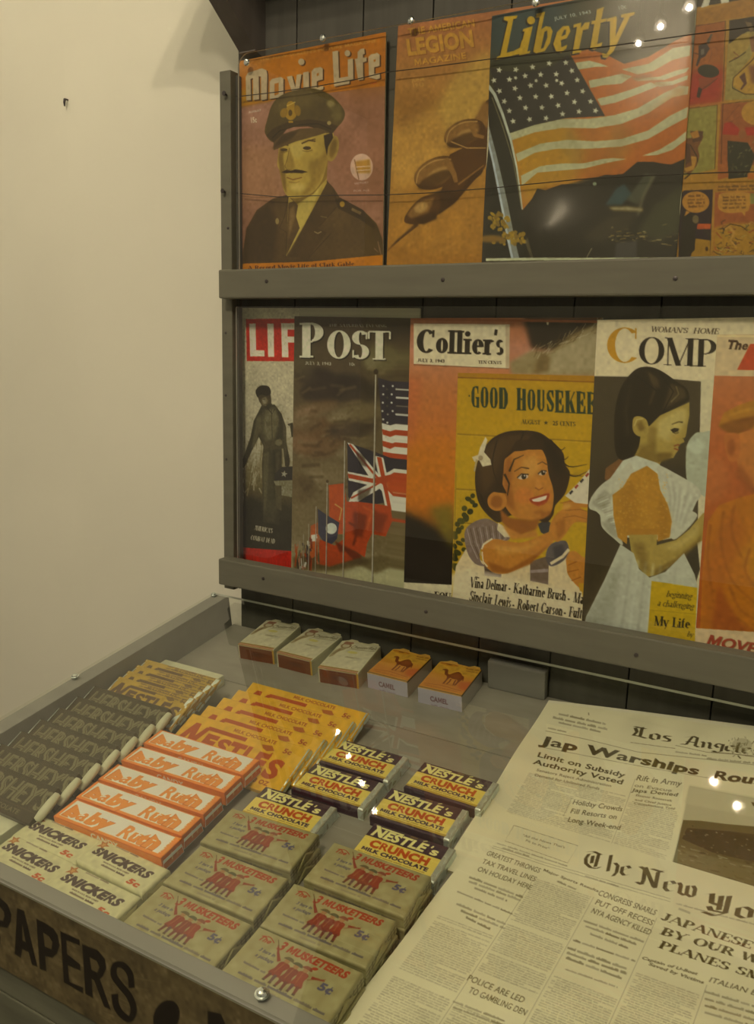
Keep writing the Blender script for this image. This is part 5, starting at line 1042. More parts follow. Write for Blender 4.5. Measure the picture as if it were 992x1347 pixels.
magazine('illustrated_magazine', 'pink and ochre magazine with a painted youth in a yellow shirt', (943.5, 440), (1000, 441.8), 214, 330, -.0094, (0, 214, 0, 325), art_pink, group='magazines on the lower ledge', BL=(914, 846))

# ------------------------------------------------------------------ newspapers
def newspaper(name, label, TLpx, ang, d, Wm, Hm, vis, art, lift=None, res=1.5, thick=.0028, skew=0.0):
    o = case_uv(*TLpx, d); a = math.radians(ang); e1 = np.array([math.cos(a), math.sin(a)]); e2 = np.array([-e1[1], e1[0]])-skew*e1
    lf = lift or (lambda u, v: np.zeros_like(np.asarray(u, float)))
    def plane(px, py):
        h = np.zeros(np.shape(px))
        for _ in range(12 if lift else 1):
            q = case_uv(px, py, d-h)-o if np.ndim(h) == 0 else np.stack([_uv1(px, py, d-h)[0]-o[0], _uv1(px, py, d-h)[1]-o[1]], -1)
            v = q @ np.array([-e1[1], e1[0]]); u = q @ e1+skew*v; h = lf(u*1000, v*1000)/1000
        return np.stack([u, v], -1)*1000
    u0, u1, v0, v1 = vis; A = Art(u1-u0, v1-v0, res, (184, 164, 116), u0, v0); A.plane = plane; A.cx, A.cy = 800, 1100
    art(A); A.img[:, -1] = A.img[-1, :] = (184, 164, 116)
    us = u0+np.linspace(0, A.W, A.nx); vs = v0+np.linspace(0, A.H, A.ny); iu = np.arange(A.nx); iv = np.arange(A.ny)
    if u1 < Wm-.5: us = np.r_[us, np.linspace(u1, Wm, 12)[1:]]; iu = np.r_[iu, [A.nx-1]*11]
    if v1 < Hm-.5: vs = np.r_[vs, np.linspace(v1, Hm, 12)[1:]]; iv = np.r_[iv, [A.ny-1]*11]
    def surf(us, vs, dz):
        U, Vv = np.meshgrid(us, vs); h = lf(U, Vv)/1000+.0004*np.sin(U/47+Vv/61)+dz
        wob = .5*np.sin(Vv/23)*np.exp(-U/3)
        uv = o+((U+wob)[..., None]*e1+Vv[..., None]*e2)/1000
        return np.stack([uv[..., 0], -uv[..., 1], -d+h], -1).reshape(-1, 3)
    root = empty(name, label, 'newspaper', 'newspapers in the case', CASE @ Matrix.Translation((o[0]+.2, -o[1]-.2, -d)))
    W4 = np.array(CASE)
    def wld(c): return c @ W4[:3, :3].T+W4[:3, 3]
    link('front_page', ink_mesh('front_page', wld(surf(us, vs, 0)), grid_faces(len(vs), len(us)), A.img[np.ix_(iv, iu)].reshape(-1, 3), 1.0), M_NEWS, root)
    cu, cv = np.linspace(.5, Wm-.5, 24), np.linspace(.5, Hm-.5, 24)
    bm = bmesh.new(); t = [bm.verts.new(c) for c in wld(surf(cu, cv, -.0005))]; b = [bm.verts.new(c) for c in wld(surf(cu, cv, -thick))]
    n = 24
    for j in range(n-1):
        for i in range(n-1):
            k = [j*n+i, j*n+i+1, (j+1)*n+i+1, (j+1)*n+i]; bm.faces.new([t[q] for q in k]); bm.faces.new([b[q] for q in k[::-1]])
    rim = [i for i in range(n)]+[j*n+n-1 for j in range(1, n)]+[(n-1)*n+i for i in range(n-2, -1, -1)]+[j*n for j in range(n-2, 0, -1)]
    for p, q in zip(rim, rim[1:]+rim[:1]): bm.faces.new((t[p], b[p], b[q], t[q]))
    bm_obj('inner_pages', bm, M_NEWSEDGE, root)
    return root
def _uv1(px, py, d):
    r = rays(px, py); num = ((G0-EYE) @ NG)-d; t = num/(r @ NG); q = EYE+r*t[..., None]-G0
    return q[..., 0], -(q @ UPS)
M_NEWSEDGE = mat_noise('newsprint_edges', (160, 140, 96), 0.08, 300, rough=0.9, bump=0.1)
INK = (70, 60, 38); GREY = (112, 98, 66)
BLK_ = {'T': (.85, [(.1, .2), (.06, .5), (.14, .8), (.36, .95)], [(.06, .9), (.3, 1.0), (.58, .9), (.8, 1.02)], [(.5, .92), (.46, .14)], [(.1, .22), (.3, .04), (.52, .06), (.64, .2)], [(.3, .75), (.3, .3)]),
 'h': (.5, [(.1, 1.02), (.1, .05)], [(.1, .5), (.3, .62), (.42, .5), (.42, .1), (.32, -.16)]), 'e': (.46, [(.36, .12), (.22, .02), (.1, .15), (.1, .5), (.28, .62), (.38, .5), (.14, .34)]),
 'N': (.84, [(.04, .1), (.2, .03), (.24, .3), (.22, .85), (.06, .95)], [(.22, .98), (.6, .06)], [(.64, .02), (.64, .9), (.78, 1.02)], [(.42, .98), (.78, .94)]),
 'w': (.68, [(.05, .62), (.12, .5), (.12, .1), (.28, .02), (.34, .12), (.34, .58)], [(.34, .12), (.5, .02), (.58, .14), (.58, .5), (.5, .64)]),
 'Y': (.72, [(.04, .9), (.16, .98), (.18, .5), (.42, .42)], [(.56, 1.02), (.54, .1), (.3, -.14), (.04, -.04)], [(.38, .95), (.38, .2)], [(.14, .3), (.2, .12), (.54, .1)]),
 'o': (.48, [(.1, .5), (.1, .12), (.25, .02), (.4, .12), (.4, .5), (.25, .62), (.1, .5)]), 'r': (.4, [(.04, .6), (.13, .52), (.13, .04)], [(.13, .5), (.28, .62), (.34, .5)]),
 'k': (.48, [(.1, 1), (.1, .04)], [(.1, .35), (.32, .6), (.18, .36), (.42, .03)]), 'L': (.66, [(.34, .95), (.1, .86), (.2, .5), (.1, .12), (.32, .12), (.6, .02)], [(.36, 1.02), (.36, .14)], [(.06, .98), (.5, .92)]),
 's': (.42, [(.36, .58), (.15, .58), (.13, .42), (.36, .26), (.33, .06), (.08, .05)]), 'A': (.8, [(.02, .1), (.22, .1), (.42, 1.0)], [(.42, 1.0), (.62, .9), (.6, .12), (.76, .02)], [(.2, .42), (.6, .42)], [(.1, .78), (.34, .94)]),
 'n': (.52, [(.04, .6), (.13, .52), (.13, .04)], [(.13, .5), (.32, .62), (.4, .5), (.4, .1), (.48, .03)]), 'g': (.48, [(.4, .58), (.18, .62), (.1, .4), (.24, .22), (.4, .3)], [(.42, .62), (.4, -.1), (.24, -.26), (.06, -.14)]),
 'l': (.26, [(.1, 1), (.1, .08), (.22, .02)]), 'm': (.8, [(.04, .6), (.13, .52), (.13, .04)], [(.13, .5), (.3, .62), (.4, .5), (.4, .04)], [(.4, .5), (.57, .62), (.67, .5), (.67, .04)]), 'i': (.26, [(.04, .6), (.13, .5), (.13, .04)]), ' ': (.4,)}
def blackletter(A, s, p0, p1, h, up, col, nib=(.13, -.075)):
    wd = sum(BLK_[c][0] for c in s); p0 = np.array(p0, float); p1 = np.array(p1, float); sx = (p1-p0)/wd; sy = np.array(up, float)/np.linalg.norm(up)*h; x = 0
    nv = sx*nib[0]-sy*nib[1]*-1
    for c in s:
        for st in BLK_[c][1:]:
            P = [p0+sx*(x+q[0])+sy*q[1] for q in st]; A.N(P, sx*nib[0]+sy*nib[1]*-1, col)
        x += BLK_[c][0]
def body(A, u0, u1, v0, v1, seed, h=1.35, pitch=2.25, a=.5, gaps=()):
    pl = A.plane; A.plane = None; v = v0; r = random.Random(seed)
    while v < v1:
        if not any(g0 <= v <= g1 for g0, g1 in gaps):
            ind = 3 if r.random() < .14 else 0; e = r.uniform(.45, .9) if r.random() < .1 else 1
            A.lines((u0+ind, v), (u0+(u1-u0)*e, v+r.uniform(-.1, .1)), h, GREY, a, word=(1.6, 5), gap=.9, seed=seed*97+int(v*10))
        v += pitch
    A.plane = pl
def rule(A, u0, v0, u1, v1, w=.35, col=GREY):
    pl = A.plane; A.plane = None; A.S([(u0, v0), (u1, v1)], w, col, a=.8); A.plane = pl
def art_coast(A):
    up = (.42, -.91); Tt = lambda s, p0, p1, h, **k: A.T(s, p0, p1, h, INK, up=up, **k)
    A.noise(.02, 40); A.Z(700, 910, 3.397)
    pl = A.plane; A.plane = None; A.F('0 0 330 0 330 9 0 5', (196, 178, 128), soft=4, a=.6); A.plane = pl
    A.lines((118, 104), (328, 150), 11, GREY, .8, seed=1); A.lines((92, 120), (340, 174), 11, GREY, .8, seed=2); A.lines((118, 142), (305, 184), 10, GREY, .8, seed=3); A.S([(252, 94), (254, 106)], 4, GREY)
    A.S('60 176 250 215 470 268 780 300 1200 350', 2.2, GREY); A.lines((70, 166), (152, 184), 8, GREY, .8, seed=4); A.S('440 226 640 252', 2.2, GREY); A.S('640 238 780 268 1200 300', 2.2, GREY); A.lines((780, 300), (1180, 340), 9, GREY, .7, seed=5); A.lines((640, 270), (780, 288), 8, GREY, .7, seed=15)
    blackletter(A, 'Los', (440, 198), (620, 226), 46, (.25, -.97), INK); blackletter(A, 'Angeles Times', (664, 236), (1360, 330), 46, (.25, -.97), INK)
    for i in range(46):
        r = random.Random(i); x = r.uniform(880, 1000); y = r.uniform(205, 285); A.S([(x, y), (x+r.uniform(-14, 14), y+r.uniform(-16, 16))], r.uniform(2, 6), r.choice((INK, GREY, (150, 134, 92))), a=.9)
    A.E(938, 236, 46, 30, (128, 112, 74), a=.4); A.S('800 268 880 274 1000 290', 3, GREY)
    Tt('Jap Warships', (44, 236), (740, 370), 40, bold=.045); Tt('Routed', (803, 388), (1130, 428), 42, bold=.045)
    A.S('28 246 420 320 780 382 1200 436', 1.8, GREY)
    Tt('Limit on Subsidy', (20, 290), (412, 382), 23, bold=.022); Tt('Authority Voted', (4, 322), (402, 412), 23, bold=.022)
    A.T('Senators Reject Administration', (18, 354), (352, 424), 12, GREY, up=up, bold=.02); A.T('Demand for Unlimited Funds', (10, 376), (300, 436), 12, GREY, up=up, bold=.02)
    Tt('Rift in Army', (462, 393), (664, 420), 27, bold=.002); A.T('on Evacue', (455, 422), (622, 446), 15, GREY, up=up, bold=.01); Tt('Japs Denied', (446, 444), (648, 466), 17, bold=.01)
    A.T('Eleanor Roosevelt', (462, 464), (624, 490), 10, GREY, up=up, bold=.03); A.T('and Chief Justice', (458, 484), (622, 510), 10, GREY, up=up, bold=.03); A.T('Consultations Told', (454, 500), (636, 526), 10, GREY, up=up, bold=.03)
    Tt('Holiday Crowds', (178, 500), (400, 532), 24, bold=.002); Tt('Fill Resorts on', (168, 540), (374, 568), 24, bold=.002); Tt('Long Week-end', (156, 578), (390, 616), 24, bold=.008)
    body(A, 24, 74, 138, 240, 11); body(A, 74, 119, 138, 156, 12); body(A, 74, 119, 186, 240, 13); body(A, 122, 166, 143, 240, 14); 
    rule(A, 120.5, 112, 120.5, 240); rule(A, 72.5, 158, 72.5, 184); rule(A, 72.5, 158, 119, 158)
    pl = A.plane; A.plane = None
    A.F('168 105 330 105 330 205 172 205', (176, 158, 110)); A.F('169 107 330 107 330 203 173 203', (150, 134, 92)); A.F('169 108 330 108 330 126 169 130', (158, 142, 98), soft=8)
    A.F('171 150 185 146 205 143 230 138 262 134 330 128 330 203 172 203', (92, 82, 54)); A.F('176 158 210 150 240 150 260 160 240 176 200 178 174 172', (58, 50, 32), soft=3, a=.85); A.F('210 150 330 130 330 160 260 160', (66, 58, 38), soft=4, a=.8)
    for i in range(220):
        r = random.Random(i); u = r.uniform(173, 300); v = r.uniform(150, 202); w = 1 if v < 178 else 2.5; A.S([(u, v), (u+r.uniform(-1, 2)*w*1.5, v+r.uniform(-1, 1))], r.uniform(.6, 1.6), r.choice(((52, 46, 30), (110, 98, 66), (134, 120, 82), (70, 62, 40))), a=.75)
    A.F('172 184 330 176 330 203 172 203', (120, 106, 72), soft=5, a=.5); A.F('222 112 240 113 330 116 330 120 240 118 224 116', (70, 60, 40), a=.8); A.plane = pl
newspaper('newspaper', 'yellowed newspaper with a big bold headline and a coastal photo, lying behind', (722, 921), -1.0, .0446, 400, 290, (0, 300, 0, 240), art_coast, lift=lambda u, v: .11*np.clip(u, 0, 290)*(lambda t: 1-t*t*(3-2*t))(np.clip((v-30)/180, 0, 1)))
def art_times(A):
    up = (.55, -.835); A.noise(.02, 40)
    hd = lambda s, p0, p1, h, c=INK, **k: A.T(s, p0, p1, h, c, up=up, **{**dict(bold=.0), **k})
    A.Z(600, 1060, 3.543)
    A.S('270 92 568 188 520 268 228 165 270 92', 2, GREY); A.T('"All the News That\'s', (308, 142), (505, 200), 11, GREY, up=up); A.T('Fit to Print"', (322, 166), (430, 206), 11, GREY, up=up)
    A.lines((190, 178), (520, 286), 7, GREY, .7, seed=1); A.S('168 196 420 280 700 360 1000 446', 1.6, GREY); A.S('172 188 420 268 700 346 1000 432', 1.6, GREY); A.lines((215, 200), (340, 240), 8, GREY, .7, seed=2); A.lines((600, 330), (760, 380), 8, GREY, .7, seed=22)
    hc = (92, 80, 52)
    for s, p0, p1 in (('GREATEST THRONGS', (138, 230), (385, 314)), ('TAX TRAVEL LINES', (118, 268), (366, 354)), ('ON HOLIDAY HERE', (96, 304), (346, 392))): hd(s, p0, p1, 25, hc, bold=.004)
    hd('Major Sports Results', (404, 304), (662, 402), 12, hc, bold=.02); A.lines((470, 356), (560, 394), 10, GREY, .8, seed=3)
    for i, (p0, p1) in enumerate((((60, 338), (310, 432)), ((58, 358), (300, 446)), ((84, 388), (236, 448)))): A.lines(p0, p1, 12, GREY, .85, seed=i+10)
    A.lines((4, 404), (262, 508), 9, GREY, .9, seed=20); 
    for i, (p0, p1) in enumerate((((0, 462), (230, 556)), ((20, 494), (226, 576)), ((44, 524), (162, 582)))): A.lines(p0, p1, 12, GREY, .85, seed=i+30)
    for s, p0, p1 in (('CONGRESS SNARLS', (658, 414), (926, 508)), ('PUT OFF RECESS', (644, 456), (912, 556)), ('NYA AGENCY KILLED', (626, 496), (902, 600))): hd(s, p0, p1, 28, hc, bold=.006)
    A.Z(740, 1100, 3.937)
    bi = dict(nib=(.12, -.075))
    blackletter(A, 'The', (104, 158), (352, 212), 88, (.2, -.98), (78, 66, 40)); blackletter(A, 'New', (376, 244), (694, 322), 96, (.2, -.98), (78, 66, 40)); blackletter(A, 'York', (722, 384), (1180, 470), 100, (.2, -.98), (78, 66, 40)); blackletter(A, 'Times', (1290, 520), (1700, 600), 96, (.2, -.98), (78, 66, 40))
    A.lines((588, 350), (1000, 460), 9, GREY, .6, seed=44); A.lines((600, 378), (660, 402), 16, GREY, .6, seed=45)
    it = dict(font='s', thick=.2, thin=.06)
    hd('JAPANESE', (504, 428), (975, 584), 42, (84, 72, 46), **it); hd('BY OUR W', (504, 504), (1010, 660), 42, (84, 72, 46), **it); hd('PLANES SM', (494, 574), (1030, 752), 42, (84, 72, 46), **it)
    A.T('Captain of U-Boat', (408, 632), (696, 718), 16, hc, up=up, bold=.03, shear=.2); A.T('Saved by Victims', (444, 664), (728, 764), 16, hc, up=up, bold=.03, shear=.2)
    hd('ITALIAN BASES', (754, 752), (1110, 860), 30, hc, bold=.004)
    for i, (p0, p1) in enumerate((((108, 440), (420, 550)), ((118, 468), (388, 565)), ((142, 508), (338, 582)))): A.lines(p0, p1, 13, GREY, .9, seed=i+50)
    A.lines((54, 540), (376, 650), 12, GREY, .9, seed=60)
    for i, (p0, p1) in enumerate((((24, 580), (330, 690)), ((20, 606), (330, 716)), ((16, 632), (305, 740)))): A.lines(p0, p1, 15, GREY, .85, seed=i+70)
    A.lines((14, 690), (285, 785), 10, GREY, .9, seed=80)
    for i in range(4): A.lines((735-i*0, 810+i*36), (1000, 890+i*36), 15, GREY, .8, seed=i+90)
    A.Z(480, 1150, 3.815)
    hd('POLICE ARE LED', (508, 528), (792, 644), 34, hc, bold=.006); hd('TO GAMBLING DEN', (516, 590), (802, 708), 34, hc, bold=.006)
    for i, (p0, p1) in enumerate((((440, 640), (700, 740)), ((440, 670), (690, 760)))): A.lines(p0, p1, 13, GREY, .8, seed=i+120)
    body(A, 12, 58, 138, 330, 21, pitch=2.1, gaps=((141, 143), (196, 203))); body(A, 62, 107, 68, 330, 22, pitch=2.1, gaps=((118, 121), (150, 153), (172, 204))); body(A, 111, 156, 152, 330, 23, pitch=2.1, gaps=((196, 199),)); body(A, 160, 203, 124, 330, 24, pitch=2.1); body(A, 207, 250, 158, 330, 25, pitch=2.1)
    for u in (60, 109, 157.5, 205): rule(A, u, 66 if u != 205 else 112, u, 330, .3)
newspaper('newspaper', 'yellowed newspaper full of narrow columns under blackletter title, lying in front', (660, 1067), -0.9, .0410, 410, 279, (0, 252, 0, 279), art_times, res=1.6, skew=.09)

# ------------------------------------------------------------------ wrapped goods
def prof(a, L, r, T):
    q = r*math.pi/2
    a = np.asarray(a, float); x = np.clip(a, r, L-r).astype(float); dr = np.zeros_like(a)
    for lo in (True, False):
        s = (r-a) if lo else (a-(L-r)); m = s > 0; th = np.minimum(s, q)/r
        xx = r*np.sin(th); dd = r*(1-np.cos(th))+np.maximum(s-q, 0)
        x = np.where(m, (r-xx) if lo else (L-r+xx), x); dr = np.where(m, np.minimum(dd, T), dr)
    return x, dr
def shell(name, L, W, T, r, art=None, base=(160, 140, 90), res=2.0, mat=None, parent=None, puff=.3, jit=.12, urange=None, infl=0, seed=1, tone=1.0, step=None):
    """a wrapper folded over a block: canvas unfolded in mm, u along x (0..L), v towards the viewer (0..W); base centre at origin"""
    q = r*(math.pi/2-1)
    u0, u1 = (-T-q, L+T+q) if urange is None else urange; v0, v1 = -T-q, W+T+q
    A = Art(u1-u0, v1-v0, res, base, u0, v0)
    if art: art(A)
    nu, nv = A.nx, A.ny; us = np.linspace(u0, u1, nu); vs = np.linspace(v0, v1, nv)
    X, dx = prof(us, L, r, T); Y, dy = prof(vs, W, r, T)
    drop = np.maximum(dx[None, :], dy[:, None]); R_ = np.random.default_rng(seed)
    top = np.clip(np.sin(np.pi*np.clip(us/L, 0, 1))[None, :]*np.sin(np.pi*np.clip(vs/W, 0, 1))[:, None], 0, 1)**.5*puff
    cell = 5.0; g = R_.normal(size=(int((v1-v0)/cell)+3, int((u1-u0)/cell)+3))
    yy = (vs-v0)/cell; xx = (us-u0)/cell; i = yy.astype(int); j = xx.astype(int); fy = (yy-i)[:, None]; fx = (xx-j)[None]
    nz = (g[np.ix_(i, j)]*(1-fy)*(1-fx)+g[np.ix_(i+1, j)]*fy*(1-fx)+g[np.ix_(i, j+1)]*(1-fy)*fx+g[np.ix_(i+1, j+1)]*fy*fx)*jit
    side = np.clip(drop/2, 0, 1)
    sx = np.where(us < L/2, -1, 1)[None]*(dx[None]/max(T, .1)); sy = np.where(vs < W/2, -1, 1)[:, None]*(dy[:, None]/max(T, .1))
    px = X[None]-L/2+sx*(nz+infl)*side+0*Y[:, None]; py = -(Y[:, None]-W/2)-sy*(nz+infl)*side+0*X[None]
    pz = T-drop+(top+nz*.6+infl)*(1-side)
    pz = np.maximum(pz, 0)
    co = np.stack([px, py, pz], -1).reshape(-1, 3)/1000
    F = grid_faces(nv, nu)
    F = np.concatenate([F, [[0, nu-1, nv*nu-1, (nv-1)*nu]]])
    me = ink_mesh(name, co, F, A.img.reshape(-1, 3)*tone, 1.0)
    return link(name, me, mat or M_WRAP, parent, True)
def dup(root, label, m=None):
    r = root.copy(); COL.objects.link(r); r['label'] = label
    for c in [o for o in bpy.data.objects if o.parent == root]:
        k = c.copy(); COL.objects.link(k); k.parent = r
        for g_ in [o for o in bpy.data.objects if o.parent == c]:
            h_ = g_.copy(); COL.objects.link(h_); h_.parent = k
    if m is not None: r.matrix_world = m
    return r
def seat(x, s, d_bottom, yaw=0, tilt=0, roll=0):
    return CASE @ Matrix.Translation((x, -s, -d_bottom)) @ Matrix.Rotation(math.radians(yaw), 4, 'Z') @ Matrix.Rotation(math.radians(tilt), 4, 'X') @ Matrix.Rotation(math.radians(roll), 4, 'Y')
def quad_seat(q, d_top, T, yaw=None):
    P = np.array([case_uv(*p, d_top) for p in q]); c = P.mean(0); v = (P[1]-P[0]+P[2]-P[3])/2 if len(q) == 4 else P[1]-P[0]
    return seat(c[0], c[1], d_top+T/1000, -math.degrees(math.atan2(v[1], v[0])) if yaw is None else yaw)
def row(make, places):
    """first place uses the master, the others are copies"""
    master = None
    for label, m in places:
        if master is None: master = make(); master.matrix_world = m; master['label'] = label
        else: dup(master, label, m)
    return master

# ---- cream packs with three red figures
def art_three(A):
    rd, bl, cr = (190, 62, 34), (96, 90, 132), (170, 150, 92)
    A.img[:] = cr; A.noise(.03, 9)
    A.T('The', (6.5, 10.5), (17, 10.5), 4.6, rd, shear=.35, bold=.03); A.S('8 6.5 14 5 20 8', .7, rd, sm=1)
    A.T('3', (24, 11.5), (29, 11.5), 8.5, rd, shear=.25, bold=.03); A.T('MUSKETEERS', (32, 10.6), (83.5, 10.6), 6.4, rd, shear=.22, bold=.05)
    A.T('3 bars in', (13.5, 18.6), (27.5, 18.6), 3.0, bl, shear=.25, bold=.03); A.T('a package', (14, 23.8), (29.5, 23.8), 3.0, bl, shear=.25, bold=.03)
    A.T('5c', (70, 26.5), (81, 26.5), 6.2, bl, shear=.15, bold=.045); A.S('79.8 20.5 78 28', .7, bl)
    # the trio: heads, plumed hats, tunics, boots, raised sword arms
    red, dk = (160, 56, 40), (120, 48, 44)
    for i, x in enumerate((38.5, 47, 55)):
        y = (17, 18, 17.5)[i]; lean = (-2.6, -1.2, .6)[i]
        A.F([(x-4, y+3), (x, y+1.6), (x+4.4, y+3.4), (x+3.6+lean*.5, y+9), (x+4.6+lean, y+14.6), (x-4.4+lean, y+14), (x-3.6+lean*.5, y+8.6)], (red, (148, 58, 50), (166, 62, 44))[i], sm=1)
        A.S([(x-2+lean, y+13.6), (x-2.8+lean*1.4, y+19.5)], (2.9, 2.0), (dk, (132, 56, 50), (118, 66, 84))[i]); A.S([(x+2.2+lean, y+13.6), (x+2.4+lean*1.3, y+20)], (2.9, 2.0), ((112, 74, 92), dk, (132, 56, 50))[i]); A.S([(x-4+lean*1.4, y+20.2), (x-1.8+lean*1.4, y+20.2)], 1.5, (96, 66, 60)); A.S([(x+1.2+lean*1.3, y+20.6), (x+3.6+lean*1.3, y+20.6)], 1.5, (96, 66, 60))
        A.E(x, y, 2.2, 2.3, (178, 124, 76)); A.F([(x-4, y-1.2), (x-1, y-3.6), (x+3.4, y-3), (x+4.4, y-.6), (x, y-1)], ((112, 96, 66), (96, 92, 70), (150, 74, 56))[i], sm=1)
        A.S([(x-.6, y+3), (x-1+lean*.8, y+12)], .6, (196, 128, 80), a=.7)
    A.S('33 20 28 14 24 8', (2.6, .9), red); A.S('25 9 21 4', .6, (120, 90, 60)); A.S('62 21 67 20 72 19', (2.4, .8), red); A.S('60 24 72 17.5', .5, (150, 90, 60))
    A.E(60, 13.6, 2.4, 1.3, rd, -20)
    A.lines((10, 32.5), (30, 33.4), 2.0, bl, .7, seed=3); A.lines((12, 41.5), (86, 42), 2.4, bl, .75, seed=1); A.lines((34, 45.6), (52, 45.6), 2.2, (150, 130, 100), .8, seed=2)
    A.lines((8, -4), (88, -4), 2.0, bl, .6, seed=4); A.lines((6, -8), (84, -8), 2.0, (90, 80, 60), .5, seed=7)
    for v in range(4, 46, 5): A.lines((94.5, v), (104, v+.5), 1.8, (84, 76, 52), .55, seed=v)
    pl = A.plane
    for k in (3.4, 6.6): A.S([(93+k, -6), (93+k, 54)], .7, (96, 86, 54), a=.8)
    A.S('0 50.5 93 50.5', .5, (120, 104, 62), a=.6); A.lines((10, 55), (84, 55), 2.2, bl, .6, seed=9)
def mk_three():
    r = empty('candy_pack', 'x', 'candy pack', 'cream packs with three red figures'); T = 11.3
    shell('wrapper', 92, 48, T, 1.6, art_three, parent=r, puff=.5, jit=.14, tone=.76)
    for sx in (-1, 1):
        bm = bmesh.new(); v = [bm.verts.new(c) for c in ((sx*.0462, .014, .0015), (sx*.0462, -.014, .0015), (sx*.0462, 0, .0098), (sx*.0470, .010, .0022), (sx*.0470, -.010, .0022), (sx*.0470, 0, .0085))]
        for f in ((0, 1, 2), (3, 5, 4), (0, 3, 4, 1), (1, 4, 5, 2), (2, 5, 3, 0)): bm.faces.new([v[i] for i in f])
        bm_obj('end_fold', bm, M_FOLD, r, True)
    return r
M_FOLD = mat_noise('waxed_fold', (134, 118, 70), 0.1, 60, rough=0.45, bump=0.2)
TH = {'A1': ((304.8, 1061.5), (417.5, 1096.8), (380.8, 1144), (265.5, 1107.3)), 'A2': ((259, 1111.2), (383.5, 1157), (331.7, 1208.6), (215.7, 1158.4)), 'A3': ((213.7, 1162.8), (331.7, 1213.9)),
      'B1': ((440.8, 1104.9), (570.5, 1150.8), (527.3, 1207.1), (397.5, 1157.3)), 'B2': ((388.3, 1163.9), (527.3, 1212.4), (475.3, 1270.4), (340.3, 1212.8)), 'B3': ((344.2, 1218), (475.3, 1277))}
TD = .0250; LB3 = {'A1': 'back pack of the left stack, overlapping the purple chocolate bar', 'A2': 'middle pack of the left stack, beside the orange boxes', 'A3': 'front pack of the left stack, against the front rail',
       'B1': 'back pack of the right stack, by the purple bar nearest the newspaper', 'B2': 'middle pack of the right stack, beside the newspaper edge', 'B3': 'front pack of the right stack, behind the glass screw'}
pl_ = []; dw = case_uv(331.7, 1213.9, TD)
for k in ('A1', 'A2', 'A3', 'B1', 'B2', 'B3'):
    q = TH[k]
    if len(q) == 4: m = quad_seat(q, TD, 11.6); x, s = np.mean([case_uv(*p, TD) for p in q], 0)
    else:
        a_, b_ = case_uv(*q[0], TD), case_uv(*q[1], TD); x, s = (a_[0]+b_[0])/2, (a_[1]+b_[1])/2+.0245; m = seat(x, s, TD+.0116)
    pl_.append(('cream candy pack, '+LB3[k], m)); 
    pl_.append(('cream pack under the '+LB3[k].split(',')[0], seat(x+.0008, min(s, .462), FLOOR_D-.0002, random.uniform(-.6, .6))))
row(mk_three, pl_)

# ---- purple and yellow crunch bars with a foil end
def art_crunch(A):
    pu, ye, rd = (64, 44, 66), (208, 182, 88), (180, 74, 28)
    A.img[:] = pu; A.noise(.04, 8)
    pl = (212, 188, 104)
    A.F('-20 17.5 75 17.5 75 38.5 -20 38.5', ye); A.F('-20 41 75 41 75 60 -20 60', pu)
    A.T('NESTLE', (4, 15.2), (56, 15.2), 10.5, pl, shear=.18, bold=.045); A.F('3.5 2.2 8 2.2 16.5 15.2 12 15.2', pl); A.F('9 3 32 3 32 4.6 10 4.6', pl); A.S('50.5 3.4 54 1.4', 1.1, pl); A.F('38 1.8 45 1.8 45 3.4 38 3.4', (150, 126, 60), a=.6)
    A.S('61.6 5 60.4 8', 1.5, pl); A.T('s', (61.5, 15.2), (68.5, 15.2), 9.2, pl, shear=.1, bold=.05)
    A.T('CRUNCH', (9.5, 28.6), (66, 28.6), 8.6, rd, bold=.06)
    A.T('MILK CHOCOLATE', (5.5, 34.8), (69, 34.8), 4.2, pu, bold=.06)
    A.lines((4, 37.6), (68, 37.6), 1.4, (130, 104, 50), .8, seed=1)
    A.F('74 -20 110 -20 110 70 74 70', (150, 138, 104)); A.F('-20 38.5 75 38.5 75 41 -20 41', (176, 146, 62))
def foil_end(parent, L, W, T, x0, x1, seed=3):
    return shell('foil_end', L, W, T, 2.0, None, parent=parent, mat=M_FOIL, urange=(x0, x1), infl=.35, jit=.55, seed=seed, res=.9, puff=.1)
def mk_crunch():
    r = empty('chocolate_bar', 'x', 'candy bar', 'purple and yellow chocolate bars'); shell('wrapper', 80, 44, 11, 1.4, art_crunch, parent=r, puff=.35, tone=.94)
    foil_end(r, 80, 44, 11, 74.5, 91.2); return r
CR = [('back bar of the left column, nearest the cigarette packs', [(448.9, 971.5), (539.4, 995.9), (511.8, 1028.6), (418.8, 1001.1)]), ('middle bar of the left column, beside the yellow bars', [(414.8, 1003.7), (505.3, 1028.6), (473.8, 1065.3), (376.8, 1035.2)]),
      ('front bar of the left column, half under a cream pack', [(349.3, 1035.2), (448.9, 1061.4), (411, 1106), (310, 1077)]), ('back bar of the right column', [(558.4, 1001), (655.4, 1029.8), (630.5, 1065.2), (534.8, 1033.7)]),
      ('middle bar of the right column', [(515.2, 1036.4), (618.7, 1065.2), (587.3, 1101.9), (491.6, 1071.7)]), ('front bar of the right column, its end touching the newspaper', [(492.9, 1082.2), (597.7, 1115), (566, 1160), (456, 1126)])]
def crunch_m(q):
    P = np.array([case_uv(*p, .0370) for p in q]); tl = P[0]; return seat(tl[0]+.040, P[:2, 1].mean()+.0222, FLOOR_D-.0002, -math.degrees(math.atan2(P[1][1]-P[0][1], P[1][0]-P[0][0]))*.5)
row(mk_crunch, [('purple and yellow chocolate bar, '+l, crunch_m(q)) for l, q in CR])

